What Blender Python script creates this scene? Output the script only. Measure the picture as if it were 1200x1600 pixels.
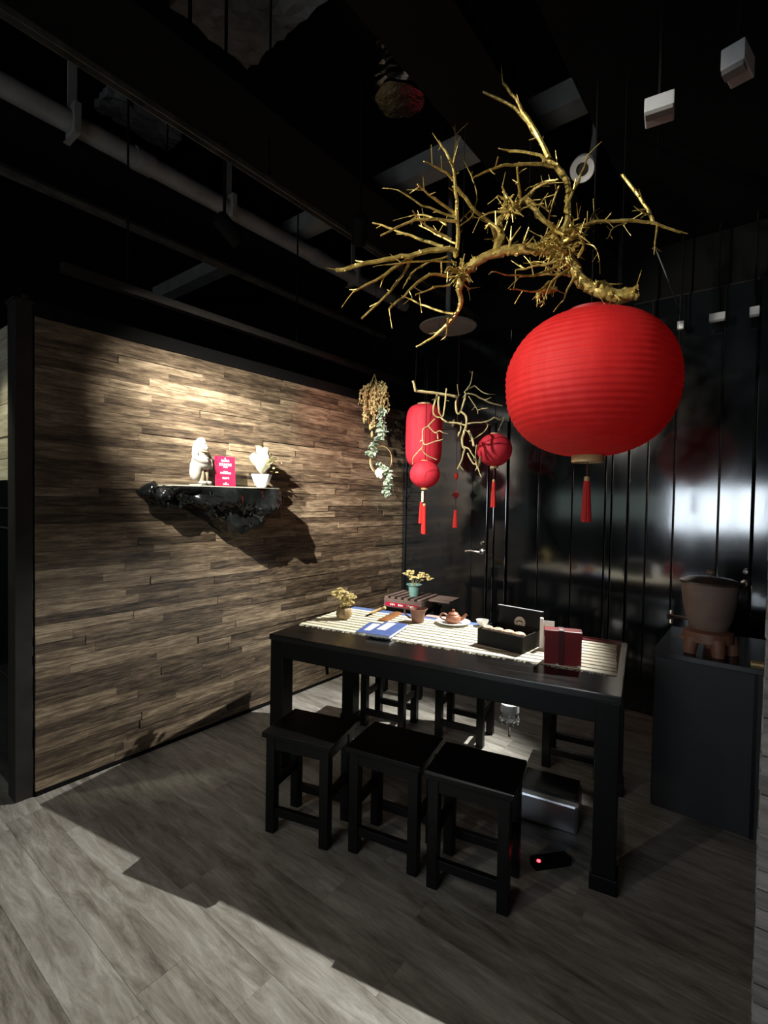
import bpy, bmesh, math, random
from mathutils import Vector, Matrix, noise
random.seed(7)
for o in list(bpy.data.objects): bpy.data.objects.remove(o, do_unlink=True)
S = bpy.context.scene
COL = S.collection
rad = math.radians
PI = math.pi
# ---------------------------------------------------------------- camera
cd = bpy.data.cameras.new('camera'); cam = bpy.data.objects.new('camera', cd); COL.objects.link(cam)
cd.sensor_fit = 'VERTICAL'; cd.sensor_height = 36; cd.sensor_width = 27
cd.lens = 772.2 / 1600 * 36
yaw, pit, rol = rad(38.037), rad(-1.4524), rad(1.0)
f = Vector((-math.sin(yaw)*math.cos(pit), math.cos(yaw)*math.cos(pit), math.sin(pit)))
r = Vector((math.cos(yaw), math.sin(yaw), 0)); u = r.cross(f)
r2 = r*math.cos(rol) + u*math.sin(rol); u2 = -r*math.sin(rol) + u*math.cos(rol)
M = Matrix((r2, u2, -f)).transposed().to_4x4(); M.translation = Vector((0, 0, 1.48))
cam.matrix_world = M
cd.clip_start = 0.05
S.camera = cam
# ---------------------------------------------------------------- world, exposure
W = bpy.data.worlds.new('world'); S.world = W; W.use_nodes = True
W.node_tree.nodes['Background'].inputs[0].default_value = (0.8, 0.9, 1, 1)
W.node_tree.nodes['Background'].inputs[1].default_value = 0.004
S.view_settings.view_transform = 'Standard'; S.view_settings.look = 'None'
S.view_settings.gamma = 1; S.view_settings.use_curve_mapping = False
S.view_settings.exposure = 0.0
# ---------------------------------------------------------------- lights (each sits in a fixture built below)
SPOTS = []   # (position, target) of the lamps that get a visible can
def spot(name, loc, target, power, angle, blend, color, size=0.03):
    l = bpy.data.lights.new(name, 'SPOT'); l.energy = power; l.spot_size = rad(angle); l.spot_blend = blend
    l.color = color; l.shadow_soft_size = size
    o = bpy.data.objects.new(name, l); COL.objects.link(o); o.location = loc
    o.rotation_euler = (Vector(target) - Vector(loc)).to_track_quat('-Z', 'Y').to_euler()
    SPOTS.append((Vector(loc), Vector(target)))
    return o
spot('table_spot_light', (-0.83, 3.35, 2.25), (-1.90, 1.60, 0), 450, 62, 0.55, (1, 0.98, 0.93), 0.012)
spot('shelf_spot_light', (-1.53, -0.07, 2.85), (-2.786, 2.55, 1.50), 1500, 42, 1.0, (1, 0.95, 0.86), 0.012)
spot('added_shelf_core_light', (-1.70, -0.32, 2.98), (-2.786, 1.97, 1.84), 2600, 17, 1.0, (1, 0.95, 0.86), 0.012)  # extra lamp, added to brighten the core of the shelf beam
spot('added_red_light', (-1.9, 2.15, 2.95), (-2.786, 3.0, 1.80), 60, 44, 1.0, (1, 0.06, 0.05), 0.02)  # added to redden the wall near the corner, no known lamp here
spot('lantern_spot_light', (-1.85, -0.15, 2.70), (-0.72, 2.1, 2.42), 310, 36, 0.5, (1, 0.95, 0.85), 0.03)
spot('added_warm_fill_light', (-2.0, -1.9, 3.0), (-0.9, 1.2, 0.3), 60, 75, 0.9, (1, 0.86, 0.68), 0.06)  # added warm fill to lift the shadows, no known lamp here
spot('corner_spot_light', (-3.1, 0.25, 2.7), (-3.05, 0.78, 1.62), 75, 32, 0.9, (1, 1, 0.75), 0.03)
spot('hanging_plant_spot_light', (-2.2, 1.55, 2.80), (-2.12, 3.3, 1.65), 230, 52, 0.8, (1, 0.95, 0.85), 0.03)
WINDOW_STRENGTH = 15.0

# ---------------------------------------------------------------- helpers
def meta(o, label=None, cat=None, group=None, kind=None):
    if label: o['label'] = label
    if cat: o['category'] = cat
    if group: o['group'] = group
    if kind: o['kind'] = kind
    return o
def empty(name, loc=(0, 0, 0), rz=0, label=None, cat=None, group=None):
    o = bpy.data.objects.new(name, None); COL.objects.link(o); o.location = loc; o.rotation_euler = (0, 0, rz)
    o.empty_display_size = 0.05
    return meta(o, label, cat, group)
def link(name, me, mat, parent=None, loc=(0, 0, 0), rot=(0, 0, 0)):
    o = bpy.data.objects.new(name, me); COL.objects.link(o); o.location = loc; o.rotation_euler = rot
    if mat and not me.materials: me.materials.append(mat)
    if parent: o.parent = parent
    return o
def mesh(bm, name, smooth=False):
    me = bpy.data.meshes.new(name); bmesh.ops.recalc_face_normals(bm, faces=bm.faces); bm.to_mesh(me); bm.free()
    if smooth:
        for p in me.polygons: p.use_smooth = True
        try: me.set_sharp_from_angle(angle=rad(40))
        except Exception: pass
    return me
def obj(name, bm, mat, parent=None, smooth=False, loc=(0, 0, 0), rot=(0, 0, 0)):
    return link(name, mesh(bm, name, smooth), mat, parent, loc, rot)
def B(*boxes, bev=0.0):
    """boxes: (cx,cy,cz,sx,sy,sz[,rot matrix])"""
    bm = bmesh.new()
    for b in boxes:
        m = Matrix.Translation(b[:3]) @ (b[6].to_4x4() if len(b) > 6 else Matrix()) @ Matrix.Diagonal((b[3], b[4], b[5], 1))
        bmesh.ops.create_cube(bm, size=1, matrix=m)
    if bev: bmesh.ops.bevel(bm, geom=bm.edges[:], offset=bev, segments=2, affect='EDGES', profile=0.6)
    return bm
def BB(x0, x1, y0, y1, z0, z1, bev=0.0):
    return B(((x0+x1)/2, (y0+y1)/2, (z0+z1)/2, abs(x1-x0), abs(y1-y0), abs(z1-z0)), bev=bev)
def tube(bm, pts, radii, seg=7, cap=True):
    pts = [Vector(p) for p in pts]
    if not hasattr(radii, '__len__'): radii = [radii]*len(pts)
    rings = []; nrm = None
    for i, p in enumerate(pts):
        a = pts[max(i-1, 0)]; b = pts[min(i+1, len(pts)-1)]
        t = (b - a).normalized() if (b-a).length > 1e-9 else Vector((0, 0, 1))
        if nrm is None:
            nrm = t.orthogonal().normalized()
        else:
            nrm = nrm - t*nrm.dot(t)
            nrm = nrm.normalized() if nrm.length > 1e-6 else t.orthogonal().normalized()
        bi = t.cross(nrm)
        rings.append([bm.verts.new(p + (nrm*math.cos(2*PI*k/seg) + bi*math.sin(2*PI*k/seg))*radii[i]) for k in range(seg)])
    for a, b in zip(rings, rings[1:]):
        for k in range(seg): bm.faces.new((a[k], a[(k+1) % seg], b[(k+1) % seg], b[k]))
    if cap:
        bm.faces.new(rings[0]); bm.faces.new(rings[-1])
    return bm
def T(pts, radii, seg=7): return tube(bmesh.new(), pts, radii, seg)
def lathe(prof, seg=32, bm=None, off=(0, 0, 0)):
    """prof: (r,z) pairs; r=0 ends close to a point"""
    bm = bm or bmesh.new(); off = Vector(off); rings = []
    for rr, z in prof:
        if rr < 1e-6: rings.append([bm.verts.new(off + Vector((0, 0, z)))])
        else: rings.append([bm.verts.new(off + Vector((rr*math.cos(2*PI*k/seg), rr*math.sin(2*PI*k/seg), z))) for k in range(seg)])
    for a, b in zip(rings, rings[1:]):
        for k in range(seg):
            k2 = (k+1) % seg
            if len(a) == 1 and len(b) == 1: continue
            if len(a) == 1: bm.faces.new((a[0], b[k], b[k2]))
            elif len(b) == 1: bm.faces.new((a[k], a[k2], b[0]))
            else: bm.faces.new((a[k], a[k2], b[k2], b[k]))
    return bm
def ellip(bm, c, s, sub=2, rot=None):
    m = Matrix.Translation(c) @ (rot.to_4x4() if rot else Matrix()) @ Matrix.Diagonal((s[0], s[1], s[2], 1))
    bmesh.ops.create_icosphere(bm, subdivisions=sub, radius=1, matrix=m)
    return bm
def smoothpts(pts, n=3):
    """Catmull-Rom through pts that may carry a 4th value (radius)"""
    P = [Vector(p) for p in pts]; out = []
    for i in range(len(P)-1):
        a = P[max(i-1, 0)]; b = P[i]; c = P[i+1]; d = P[min(i+2, len(P)-1)]
        for k in range(n):
            t = k/n
            out.append(0.5*((2*b) + (c-a)*t + (2*a-5*b+4*c-d)*t*t + (3*b-a-3*c+d)*t**3))
    out.append(P[-1]); return out
def copy_tree(o, parent=None):
    c = o.copy(); COL.objects.link(c)
    if parent: c.parent = parent
    for ch in list(o.children): copy_tree(ch, c)
    return c
def Rz(a): return Matrix.Rotation(a, 3, 'Z')

# ---------------------------------------------------------------- materials
def mat(name, color, rough=0.5, metal=0.0, **kw):
    m = bpy.data.materials.new(name); m.use_nodes = True; b = m.node_tree.nodes['Principled BSDF']
    b.inputs['Base Color'].default_value = (*color, 1); b.inputs['Roughness'].default_value = rough; b.inputs['Metallic'].default_value = metal
    for k, v in kw.items(): b.inputs[k.replace('_', ' ')].default_value = v
    return m
def nd(m, t, **kw):
    n = m.node_tree.nodes.new(t)
    for k, v in kw.items(): setattr(n, k, v)
    return n
def noisy(name, cols, scale=8, rough=0.5, metal=0.0, bump=0.0, stretch=(1, 1, 1), detail=4, bscale=None, per_object=0.0, coord='Object', rough_var=0.0, distort=0.0, nrough=0.62, **kw):
    """procedural: stretched noise through a ramp of colours, shifted and toned per object"""
    m = mat(name, cols[0], rough, metal, **kw); nt = m.node_tree; L = nt.links.new; b = nt.nodes['Principled BSDF']
    tc = nd(m, 'ShaderNodeTexCoord'); mp = nd(m, 'ShaderNodeMapping'); mp.inputs['Scale'].default_value = stretch
    oi = nd(m, 'ShaderNodeObjectInfo'); sc = nd(m, 'ShaderNodeVectorMath', operation='SCALE'); sc.inputs[0].default_value = (37, 53, 71)
    ad = nd(m, 'ShaderNodeVectorMath', operation='ADD')
    L(oi.outputs['Random'], sc.inputs['Scale']); L(tc.outputs[coord], mp.inputs['Vector'])
    L(mp.outputs[0], ad.inputs[0]); L(sc.outputs[0], ad.inputs[1])
    nz = nd(m, 'ShaderNodeTexNoise'); nz.inputs['Scale'].default_value = scale; nz.inputs['Detail'].default_value = detail; nz.inputs['Roughness'].default_value = nrough; nz.inputs['Distortion'].default_value = distort
    L(ad.outputs[0], nz.inputs['Vector'])
    fac = nz.outputs['Fac']
    if per_object:
        mr = nd(m, 'ShaderNodeMath', operation='MULTIPLY_ADD'); mr.inputs[1].default_value = per_object; mr.inputs[2].default_value = -per_object/2
        L(oi.outputs['Random'], mr.inputs[0]); a2 = nd(m, 'ShaderNodeMath', operation='ADD'); L(fac, a2.inputs[0]); L(mr.outputs[0], a2.inputs[1]); fac = a2.outputs[0]
    cr = nd(m, 'ShaderNodeValToRGB'); e = cr.color_ramp.elements
    lo, hi = 0.3, 0.7
    while len(e) < len(cols): e.new(0.5)
    for i, c in enumerate(cols):
        e[i].position = lo + (hi-lo)*i/(len(cols)-1); e[i].color = (*c, 1)
    L(fac, cr.inputs[0]); L(cr.outputs[0], b.inputs['Base Color'])
    if rough_var:
        rm = nd(m, 'ShaderNodeMath', operation='MULTIPLY_ADD'); rm.inputs[1].default_value = rough_var; rm.inputs[2].default_value = rough - rough_var/2
        L(nz.outputs['Fac'], rm.inputs[0]); L(rm.outputs[0], b.inputs['Roughness'])
    if bump:
        bp = nd(m, 'ShaderNodeBump'); bp.inputs['Strength'].default_value = bump; bp.inputs['Distance'].default_value = 0.01
        src = nz
        if bscale:
            src = nd(m, 'ShaderNodeTexNoise'); src.inputs['Scale'].default_value = bscale; src.inputs['Detail'].default_value = 5; L(ad.outputs[0], src.inputs['Vector'])
        L(src.outputs['Fac'], bp.inputs['Height']); L(bp.outputs[0], b.inputs['Normal'])
    return m
def glow(name, color, strength):
    m = mat(name, color); b = m.node_tree.nodes['Principled BSDF']
    b.inputs['Emission Color'].default_value = (*color, 1); b.inputs['Emission Strength'].default_value = strength
    return m
wallwood = noisy('weathered_wall_wood', [(.016, .010, .0055), (.062, .042, .024), (.140, .102, .062), (.27, .21, .135)], 5, 0.62, bump=0.4, stretch=(7, 1.3, 11), detail=12, nrough=.72, distort=.25, per_object=0.24, bscale=9)
pillarwood = noisy('grey_pillar_wood', [(.16, .14, .125), (.26, .235, .21), (.36, .33, .30)], 5, 0.6, bump=0.35, stretch=(.9, 6, 9), detail=8, per_object=0.3)
outerwood = noisy('pale_return_wood', [(.22, .19, .13), (.34, .30, .22), (.44, .40, .30)], 5, 0.6, bump=0.3, stretch=(.9, 6, 9), detail=8, per_object=0.2)
floorwood = noisy('grey_floor_wood', [(.10, .09, .073), (.24, .222, .188), (.38, .362, .318), (.55, .535, .48)], 3.2, 0.42, bump=0.12, stretch=(1.0, 6, 5), detail=12, nrough=.74, distort=.5, per_object=0.1, rough_var=0.25)
black = noisy('black_lacquer_wood', [(.0012, .0012, .0012), (.003, .003, .0028)], 6, 0.38, stretch=(1, 8, 8), rough_var=0.15, Specular_IOR_Level=.2)
black_dull = noisy('dull_black_paint', [(.0012, .0012, .0012), (.0025, .0025, .0025)], 5, 0.8, Specular_IOR_Level=.15)
tabletop_black = noisy('polished_black_top', [(.004, .0035, .003), (.010, .009, .008)], 5, 0.2, stretch=(1, 9, 9), rough_var=0.15)
gloss = noisy('glossy_black_panel', [(.002, .0025, .003), (.004, .005, .006)], 2.2, 0.10, bump=0.03, stretch=(2, 1, .6), rough_var=0.08, IOR=1.9)
gap_dark = mat('dark_joint', (.006, .005, .004), 0.9)
gunmetal = noisy('dark_steel', [(.018, .017, .015), (.032, .030, .027)], 9, 0.48, metal=0.35)
concrete = noisy('rough_concrete', [(.10, .10, .095), (.22, .22, .21)], 9, 0.9, bump=0.8)
pipe_grey = noisy('grey_pipe_paint', [(.11, .108, .10), (.19, .185, .172)], 7, 0.55)
white_plastic = noisy('white_plastic', [(.62, .61, .58), (.7, .69, .66)], 6, 0.4)
chrome = mat('brushed_chrome', (.75, .74, .7), 0.22, 1.0)
brass = mat('aged_brass', (.62, .47, .22), 0.35, 1.0)
gold = noisy('gold_paint', [(.20, .13, .025), (.52, .38, .10), (.78, .62, .22)], 30, 0.38, metal=0.55, bump=0.6)
palebark = noisy('pale_gold_bark', [(.42, .33, .13), (.74, .64, .34)], 26, 0.5, metal=0.05, bump=0.6)
BIG_BRANCH=[[[-0.442,2.161,2.315,0.0278],[-0.494,2.133,2.303,0.0271],[-0.541,2.109,2.319,0.0263],[-0.58,2.092,2.337,0.0255],[-0.63,2.067,2.377,0.0247],[-0.66,2.058,2.435,0.0239],[-0.7,2.041,2.489,0.0231],[-0.762,2.006,2.513,0.0222],[-0.817,1.975,2.518,0.0215],[-0.884,1.936,2.523,0.0206],[-0.93,1.913,2.51,0.0197],[-0.986,1.88,2.486,0.0189],[-1.022,1.865,2.464,0.018],[-1.053,1.852,2.43,0.0171],[-1.069,1.85,2.375,0.0163]],[[-1.081,1.843,2.515,0.0122],[-1.097,1.806,2.536,0.0111],[-1.212,1.691,2.497,0.01],[-1.303,1.593,2.459,0.0089],[-1.422,1.473,2.41,0.0078]],[[-1.218,1.738,2.521,0.0081],[-1.282,1.61,2.403,0.006],[-1.338,1.487,2.307,0.0038]],[[-1.225,1.733,2.512,0.0068],[-1.261,1.681,2.396,0.0054],[-1.367,1.573,2.232,0.004]],[[-1.081,1.843,2.488,0.0054],[-1.162,1.713,2.466,0.004],[-1.254,1.574,2.423,0.0026]],[[-1.095,1.832,2.429,0.0081],[-1.145,1.737,2.413,0.0066],[-1.18,1.653,2.327,0.0052],[-1.217,1.566,2.236,0.0038]],[[-1.097,1.828,2.393,0.0054],[-1.149,1.769,2.372,0.004],[-1.192,1.715,2.338,0.0027]],[[-1.067,1.846,2.378,0.0135],[-1.072,1.88,2.332,0.0113],[-1.109,1.89,2.28,0.009],[-1.178,1.873,2.219,0.0067],[-1.271,1.837,2.165,0.0043]],[[-1.083,1.836,2.271,0.0054],[-1.201,1.801,2.317,0.0042],[-1.282,1.796,2.367,0.0028]],[[-1.099,1.822,2.25,0.0054],[-1.146,1.885,2.203,0.0028]],[[-1.076,1.845,2.528,0.0095],[-1.064,1.831,2.606,0.008],[-1.071,1.8,2.637,0.0066],[-1.18,1.688,2.625,0.0052],[-1.28,1.583,2.551,0.0039]],[[-1.125,1.812,2.555,0.0068],[-1.218,1.745,2.59,0.0056],[-1.296,1.69,2.629,0.0045],[-1.371,1.637,2.656,0.0033]],[[-1.077,1.848,2.643,0.0086],[-1.076,1.825,2.771,0.0071],[-1.078,1.798,2.862,0.0055],[-1.115,1.744,2.951,0.0039]],[[-1.1,1.84,2.835,0.0054],[-1.113,1.769,2.848,0.004],[-1.145,1.682,2.847,0.0026]],[[-1.086,1.845,2.691,0.0068],[-1.124,1.742,2.722,0.0048],[-1.149,1.648,2.74,0.0031]],[[-1.096,1.84,2.683,0.0054],[-1.175,1.724,2.705,0.004],[-1.23,1.628,2.737,0.0026]],[[-1.095,1.844,2.814,0.0086],[-1.06,1.923,2.759,0.0086],[-1.005,2.018,2.687,0.0086],[-1.006,2.069,2.625,0.0086]],[[-1.104,1.84,2.889,0.0035],[-1.122,1.893,3.039,0.0029],[-1.158,1.929,3.136,0.0022]],[[-1.065,1.853,2.642,0.0033],[-1.039,1.904,2.694,0.003],[-1.038,1.937,2.798,0.0026],[-1.069,1.945,2.895,0.0023],[-1.099,1.952,2.952,0.002]],[[-1.083,1.844,2.569,0.0048],[-1.176,1.829,2.632,0.0039],[-1.258,1.824,2.692,0.0028]],[[-1.099,1.834,2.586,0.0048],[-1.16,1.729,2.618,0.0037],[-1.176,1.659,2.649,0.0026]],[[-1.108,1.825,2.515,0.0048],[-1.196,1.717,2.445,0.0037],[-1.216,1.664,2.363,0.0026]],[[-1.115,1.823,2.645,0.0048],[-1.187,1.792,2.693,0.0038],[-1.263,1.757,2.702,0.0028]],[[-1.066,1.853,2.661,0.0033],[-1.052,1.909,2.722,0.0028],[-1.053,1.952,2.715,0.0022]],[[-0.924,1.906,2.516,0.0185],[-0.919,1.94,2.586,0.0168],[-0.938,1.954,2.651,0.0152],[-0.907,2.008,2.729,0.0134],[-0.869,2.066,2.787,0.0116],[-0.857,2.104,2.828,0.0098]],[[-0.871,1.931,2.681,0.0068],[-0.956,2.013,2.842,0.0045]],[[-0.844,1.942,2.723,0.0068],[-0.804,1.818,2.761,0.0037]],[[-0.912,1.913,2.593,0.0079],[-0.953,1.902,2.633,0.006],[-0.977,1.903,2.62,0.004]],[[-0.82,1.951,2.709,0.0117],[-0.77,2.02,2.639,0.0113],[-0.715,2.094,2.602,0.0107]],[[-0.883,1.926,2.672,0.0053],[-0.936,1.886,2.667,0.0039],[-0.977,1.854,2.645,0.0026]],[[-0.803,1.958,2.732,0.0052],[-0.754,1.935,2.733,0.0038],[-0.707,1.91,2.715,0.0025]],[[-0.872,1.931,2.696,0.0052],[-0.912,1.895,2.733,0.0039],[-0.919,1.885,2.722,0.0026]],[[-0.814,1.954,2.713,0.0052],[-0.763,1.914,2.651,0.0038],[-0.715,1.872,2.619,0.0024]],[[-0.678,2.001,2.55,0.0127],[-0.681,2.044,2.684,0.0126],[-0.698,2.075,2.795,0.0125],[-0.741,2.086,2.872,0.0124],[-0.79,2.091,2.945,0.0122]],[[-0.749,1.981,2.866,0.0093],[-0.796,1.994,2.971,0.0079],[-0.887,1.973,3.116,0.0064],[-1.012,1.925,3.215,0.0049]],[[-0.744,1.983,2.865,0.0098],[-0.804,1.946,2.998,0.0081],[-0.86,1.912,3.104,0.0064],[-0.903,1.886,3.171,0.0047]],[[-0.713,1.993,2.817,0.0082],[-0.749,1.947,2.819,0.0071],[-0.842,1.854,2.807,0.006],[-0.904,1.787,2.775,0.0048],[-0.949,1.731,2.729,0.0037]],[[-0.76,1.976,2.852,0.0067],[-0.809,2.018,2.925,0.0059],[-0.922,2.009,2.977,0.0049]],[[-0.677,2.003,2.651,0.0066],[-0.65,2.037,2.745,0.0055],[-0.63,2.064,2.822,0.0043],[-0.622,2.081,2.879,0.0031]],[[-0.702,1.996,2.744,0.0041],[-0.745,2.034,2.701,0.0034],[-0.774,2.081,2.655,0.0027]],[[-0.708,1.995,2.771,0.0038],[-0.781,2.003,2.79,0.003],[-0.837,2.026,2.804,0.0021]],[[-0.736,1.982,2.648,0.0036],[-0.774,1.955,2.674,0.0028],[-0.802,1.933,2.669,0.002]],[[-0.674,2.002,2.557,0.0092],[-0.581,2.068,2.593,0.0081],[-0.47,2.147,2.597,0.0071],[-0.394,2.198,2.582,0.006],[-0.31,2.255,2.548,0.005]],[[-0.4,2.203,2.591,0.0076],[-0.433,2.199,2.676,0.0069],[-0.509,2.162,2.799,0.0061]],[[-0.413,2.194,2.624,0.005],[-0.441,2.146,2.629,0.003]],[[-0.386,2.213,2.582,0.005],[-0.371,2.093,2.445,0.0033]],[[-0.471,2.148,2.595,0.0025],[-0.512,2.078,2.552,0.002],[-0.525,2.028,2.495,0.0015]],[[-0.59,2.055,2.588,0.0031],[-0.604,2.164,2.675,0.0021]],[[-0.698,1.991,2.426,0.0051],[-0.753,1.889,2.364,0.0042],[-0.803,1.791,2.342,0.0033],[-0.844,1.702,2.333,0.0024]],[[-0.727,1.979,2.365,0.0051],[-0.737,1.884,2.3,0.0037],[-0.792,1.754,2.274,0.0024]],[[-0.684,1.997,2.449,0.0056],[-0.764,1.959,2.431,0.0044],[-0.845,1.918,2.42,0.0032]],[[-0.657,2.006,2.407,0.0061],[-0.699,1.929,2.341,0.0045],[-0.711,1.875,2.237,0.003]],[[-0.66,2.004,2.383,0.0051],[-0.728,1.958,2.389,0.0038],[-0.816,1.895,2.377,0.0025]],[[-0.637,2.013,2.375,0.0046],[-0.658,1.988,2.314,0.0035],[-0.668,1.974,2.274,0.0025]],[[-0.627,2.023,2.506,0.0031],[-0.574,2.034,2.482,0.0022],[-0.548,2.023,2.414,0.0015]],[[-0.618,2.031,2.531,0.0033],[-0.613,2.133,2.651,0.0028],[-0.625,2.22,2.721,0.0021]],[[-0.638,2.015,2.543,0.0041],[-0.634,1.961,2.568,0.0033],[-0.601,1.93,2.554,0.0024]],[[-0.704,1.987,2.332,0.0128],[-0.745,1.938,2.318,0.0101],[-0.745,1.92,2.287,0.0076]],[[-0.515,2.104,2.31,0.0041],[-0.484,2.071,2.263,0.0033],[-0.51,1.993,2.219,0.0024]],[[-0.572,2.06,2.335,0.0063],[-0.558,2.097,2.364,0.0058],[-0.531,2.144,2.356,0.0052]],[[-0.452,2.154,2.315,0.0076],[-0.428,2.088,2.309,0.0073]],[[-0.682,1.999,2.512,0.0076],[-0.711,1.949,2.546,0.0057],[-0.726,1.909,2.509,0.0037]],[[-0.647,2.011,2.482,0.0076],[-0.632,2.119,2.586,0.0039]],[[-0.67,2.002,2.472,0.0076],[-0.711,1.937,2.483,0.0053],[-0.729,1.887,2.431,0.003]],[[-0.703,1.99,2.465,0.0051],[-0.745,1.967,2.43,0.0038],[-0.79,1.944,2.445,0.0026]],[[-0.657,2.006,2.432,0.0056],[-0.717,2.036,2.422,0.0042],[-0.746,2.089,2.396,0.0027]],[[-0.626,2.023,2.456,0.0076],[-0.594,1.972,2.463,0.0061],[-0.59,1.9,2.479,0.0047]],[[-0.682,1.999,2.517,0.0076],[-0.622,1.963,2.528,0.0056],[-0.619,1.881,2.51,0.0035]],[[-0.723,1.984,2.523,0.0077],[-0.694,1.957,2.543,0.0063],[-0.656,1.933,2.507,0.0049]],[[-1.059,1.851,2.458,0.0054],[-1.046,1.911,2.464,0.0041],[-1.044,1.964,2.496,0.0028]],[[-1.053,1.853,2.403,0.0043],[-1.042,1.905,2.387,0.0022]],[[-1.079,1.842,2.447,0.0081],[-1.081,1.792,2.447,0.006],[-1.073,1.747,2.41,0.0039]],[[-0.75,1.973,2.502,0.0077],[-0.736,1.92,2.501,0.005]],[[-0.819,1.947,2.512,0.0065],[-0.785,1.852,2.487,0.0049]],[[-0.879,1.924,2.52,0.0066],[-0.869,1.918,2.546,0.0052]]]
SMALL_BRANCH=[[[-1.984,2.837,2.309,0.0098],[-1.977,2.861,2.26,0.0098],[-1.972,2.885,2.243,0.0099],[-1.872,2.984,2.234,0.0099],[-1.77,3.083,2.216,0.01]],[[-1.891,3.015,2.242,0.0068],[-1.913,3.006,2.17,0.0067],[-1.92,3.008,2.11,0.0066],[-1.904,3.03,2.079,0.0065],[-1.884,3.055,2.074,0.0064]],[[-1.875,3.007,2.22,0.0073],[-1.888,3.025,2.134,0.0064],[-1.885,3.056,2.09,0.0055]],[[-1.799,2.977,2.259,0.0053],[-1.797,2.97,2.205,0.0053],[-1.802,2.956,2.08,0.0053],[-1.813,2.941,2.052,0.0053]],[[-1.784,3.107,2.221,0.0069],[-1.788,3.098,2.16,0.0066],[-1.775,3.103,2.099,0.0064],[-1.758,3.113,2.117,0.0062],[-1.733,3.133,2.238,0.0059]],[[-1.712,3.093,2.229,0.0054],[-1.729,3.13,2.261,0.0045],[-1.701,3.203,2.308,0.0037]],[[-1.715,3.118,2.236,0.0059],[-1.676,3.158,2.23,0.0056],[-1.636,3.199,2.205,0.0052],[-1.586,3.247,2.175,0.0049],[-1.529,3.301,2.162,0.0046]],[[-1.728,3.062,2.106,0.0072],[-1.689,3.065,2.068,0.0077],[-1.675,3.048,2.011,0.0083],[-1.671,3.025,1.972,0.0088]],[[-1.843,2.989,2.062,0.0068],[-1.797,3.006,2.027,0.0064],[-1.742,3.03,2.023,0.0061],[-1.688,3.054,2.007,0.0058],[-1.658,3.059,2.017,0.0055],[-1.568,3.111,2.025,0.0051],[-1.507,3.142,2.056,0.0048]],[[-1.599,3.172,2.036,0.0049],[-1.592,3.212,2.014,0.0045],[-1.632,3.215,1.969,0.0041],[-1.697,3.199,1.928,0.0037]],[[-1.703,3.082,1.982,0.0081],[-1.707,3.051,1.907,0.0074],[-1.691,3.036,1.858,0.0067],[-1.674,3.023,1.832,0.0061],[-1.675,2.994,1.76,0.0054],[-1.686,2.957,1.694,0.0048]],[[-1.697,3.047,1.859,0.0058],[-1.656,3.052,1.84,0.0051],[-1.612,3.059,1.774,0.0044]],[[-1.706,3.132,1.819,0.0059],[-1.666,3.137,1.749,0.0055],[-1.634,3.138,1.751,0.0052],[-1.635,3.114,1.791,0.0048],[-1.622,3.103,1.872,0.0044]],[[-1.638,3.121,1.768,0.0058],[-1.604,3.095,1.7,0.0047],[-1.565,3.073,1.645,0.0035]],[[-1.715,3.155,1.98,0.0091],[-1.675,3.132,1.92,0.0086],[-1.641,3.103,1.861,0.008]],[[-1.866,2.942,2.048,0.0049],[-1.891,2.9,1.997,0.0046],[-1.913,2.861,1.959,0.0043],[-1.898,2.851,1.88,0.0041],[-1.87,2.852,1.861,0.0038],[-1.775,2.907,1.899,0.0035]],[[-1.891,2.901,1.997,0.0045],[-1.845,2.918,1.949,0.004],[-1.814,2.924,1.959,0.0035],[-1.786,2.928,1.943,0.0031]],[[-1.876,2.99,1.956,0.0041],[-1.81,2.903,1.898,0.0031]],[[-1.923,2.869,1.842,0.0044],[-1.905,2.897,1.802,0.0038],[-1.849,2.954,1.763,0.0031]],[[-1.926,2.894,1.88,0.0045],[-1.949,2.908,1.853,0.0042],[-1.987,2.911,1.813,0.0039],[-2.024,2.913,1.778,0.0035],[-2.041,2.933,1.737,0.0032]],[[-1.681,3.08,2.211,0.0036],[-1.637,3.127,2.125,0.0031],[-1.637,3.141,2.092,0.0027]],[[-1.662,3.175,2.126,0.0036],[-1.575,3.16,2.13,0.0027]],[[-1.748,3.139,2.253,0.0041],[-1.694,3.137,2.318,0.0034],[-1.669,3.112,2.387,0.0027]],[[-1.742,3.042,2.021,0.0045],[-1.72,3.051,1.997,0.0038],[-1.729,3.034,1.93,0.0031]],[[-1.528,3.185,2.061,0.0031],[-1.501,3.21,2.048,0.0028],[-1.479,3.232,2.067,0.0025],[-1.511,3.208,1.977,0.0022]],[[-1.75,3.045,2.29,0.0036],[-1.783,3.123,2.23,0.0032]],[[-1.684,3.171,2.3,0.0036],[-1.623,3.183,2.246,0.0032],[-1.577,3.185,2.229,0.0027]]]
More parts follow.
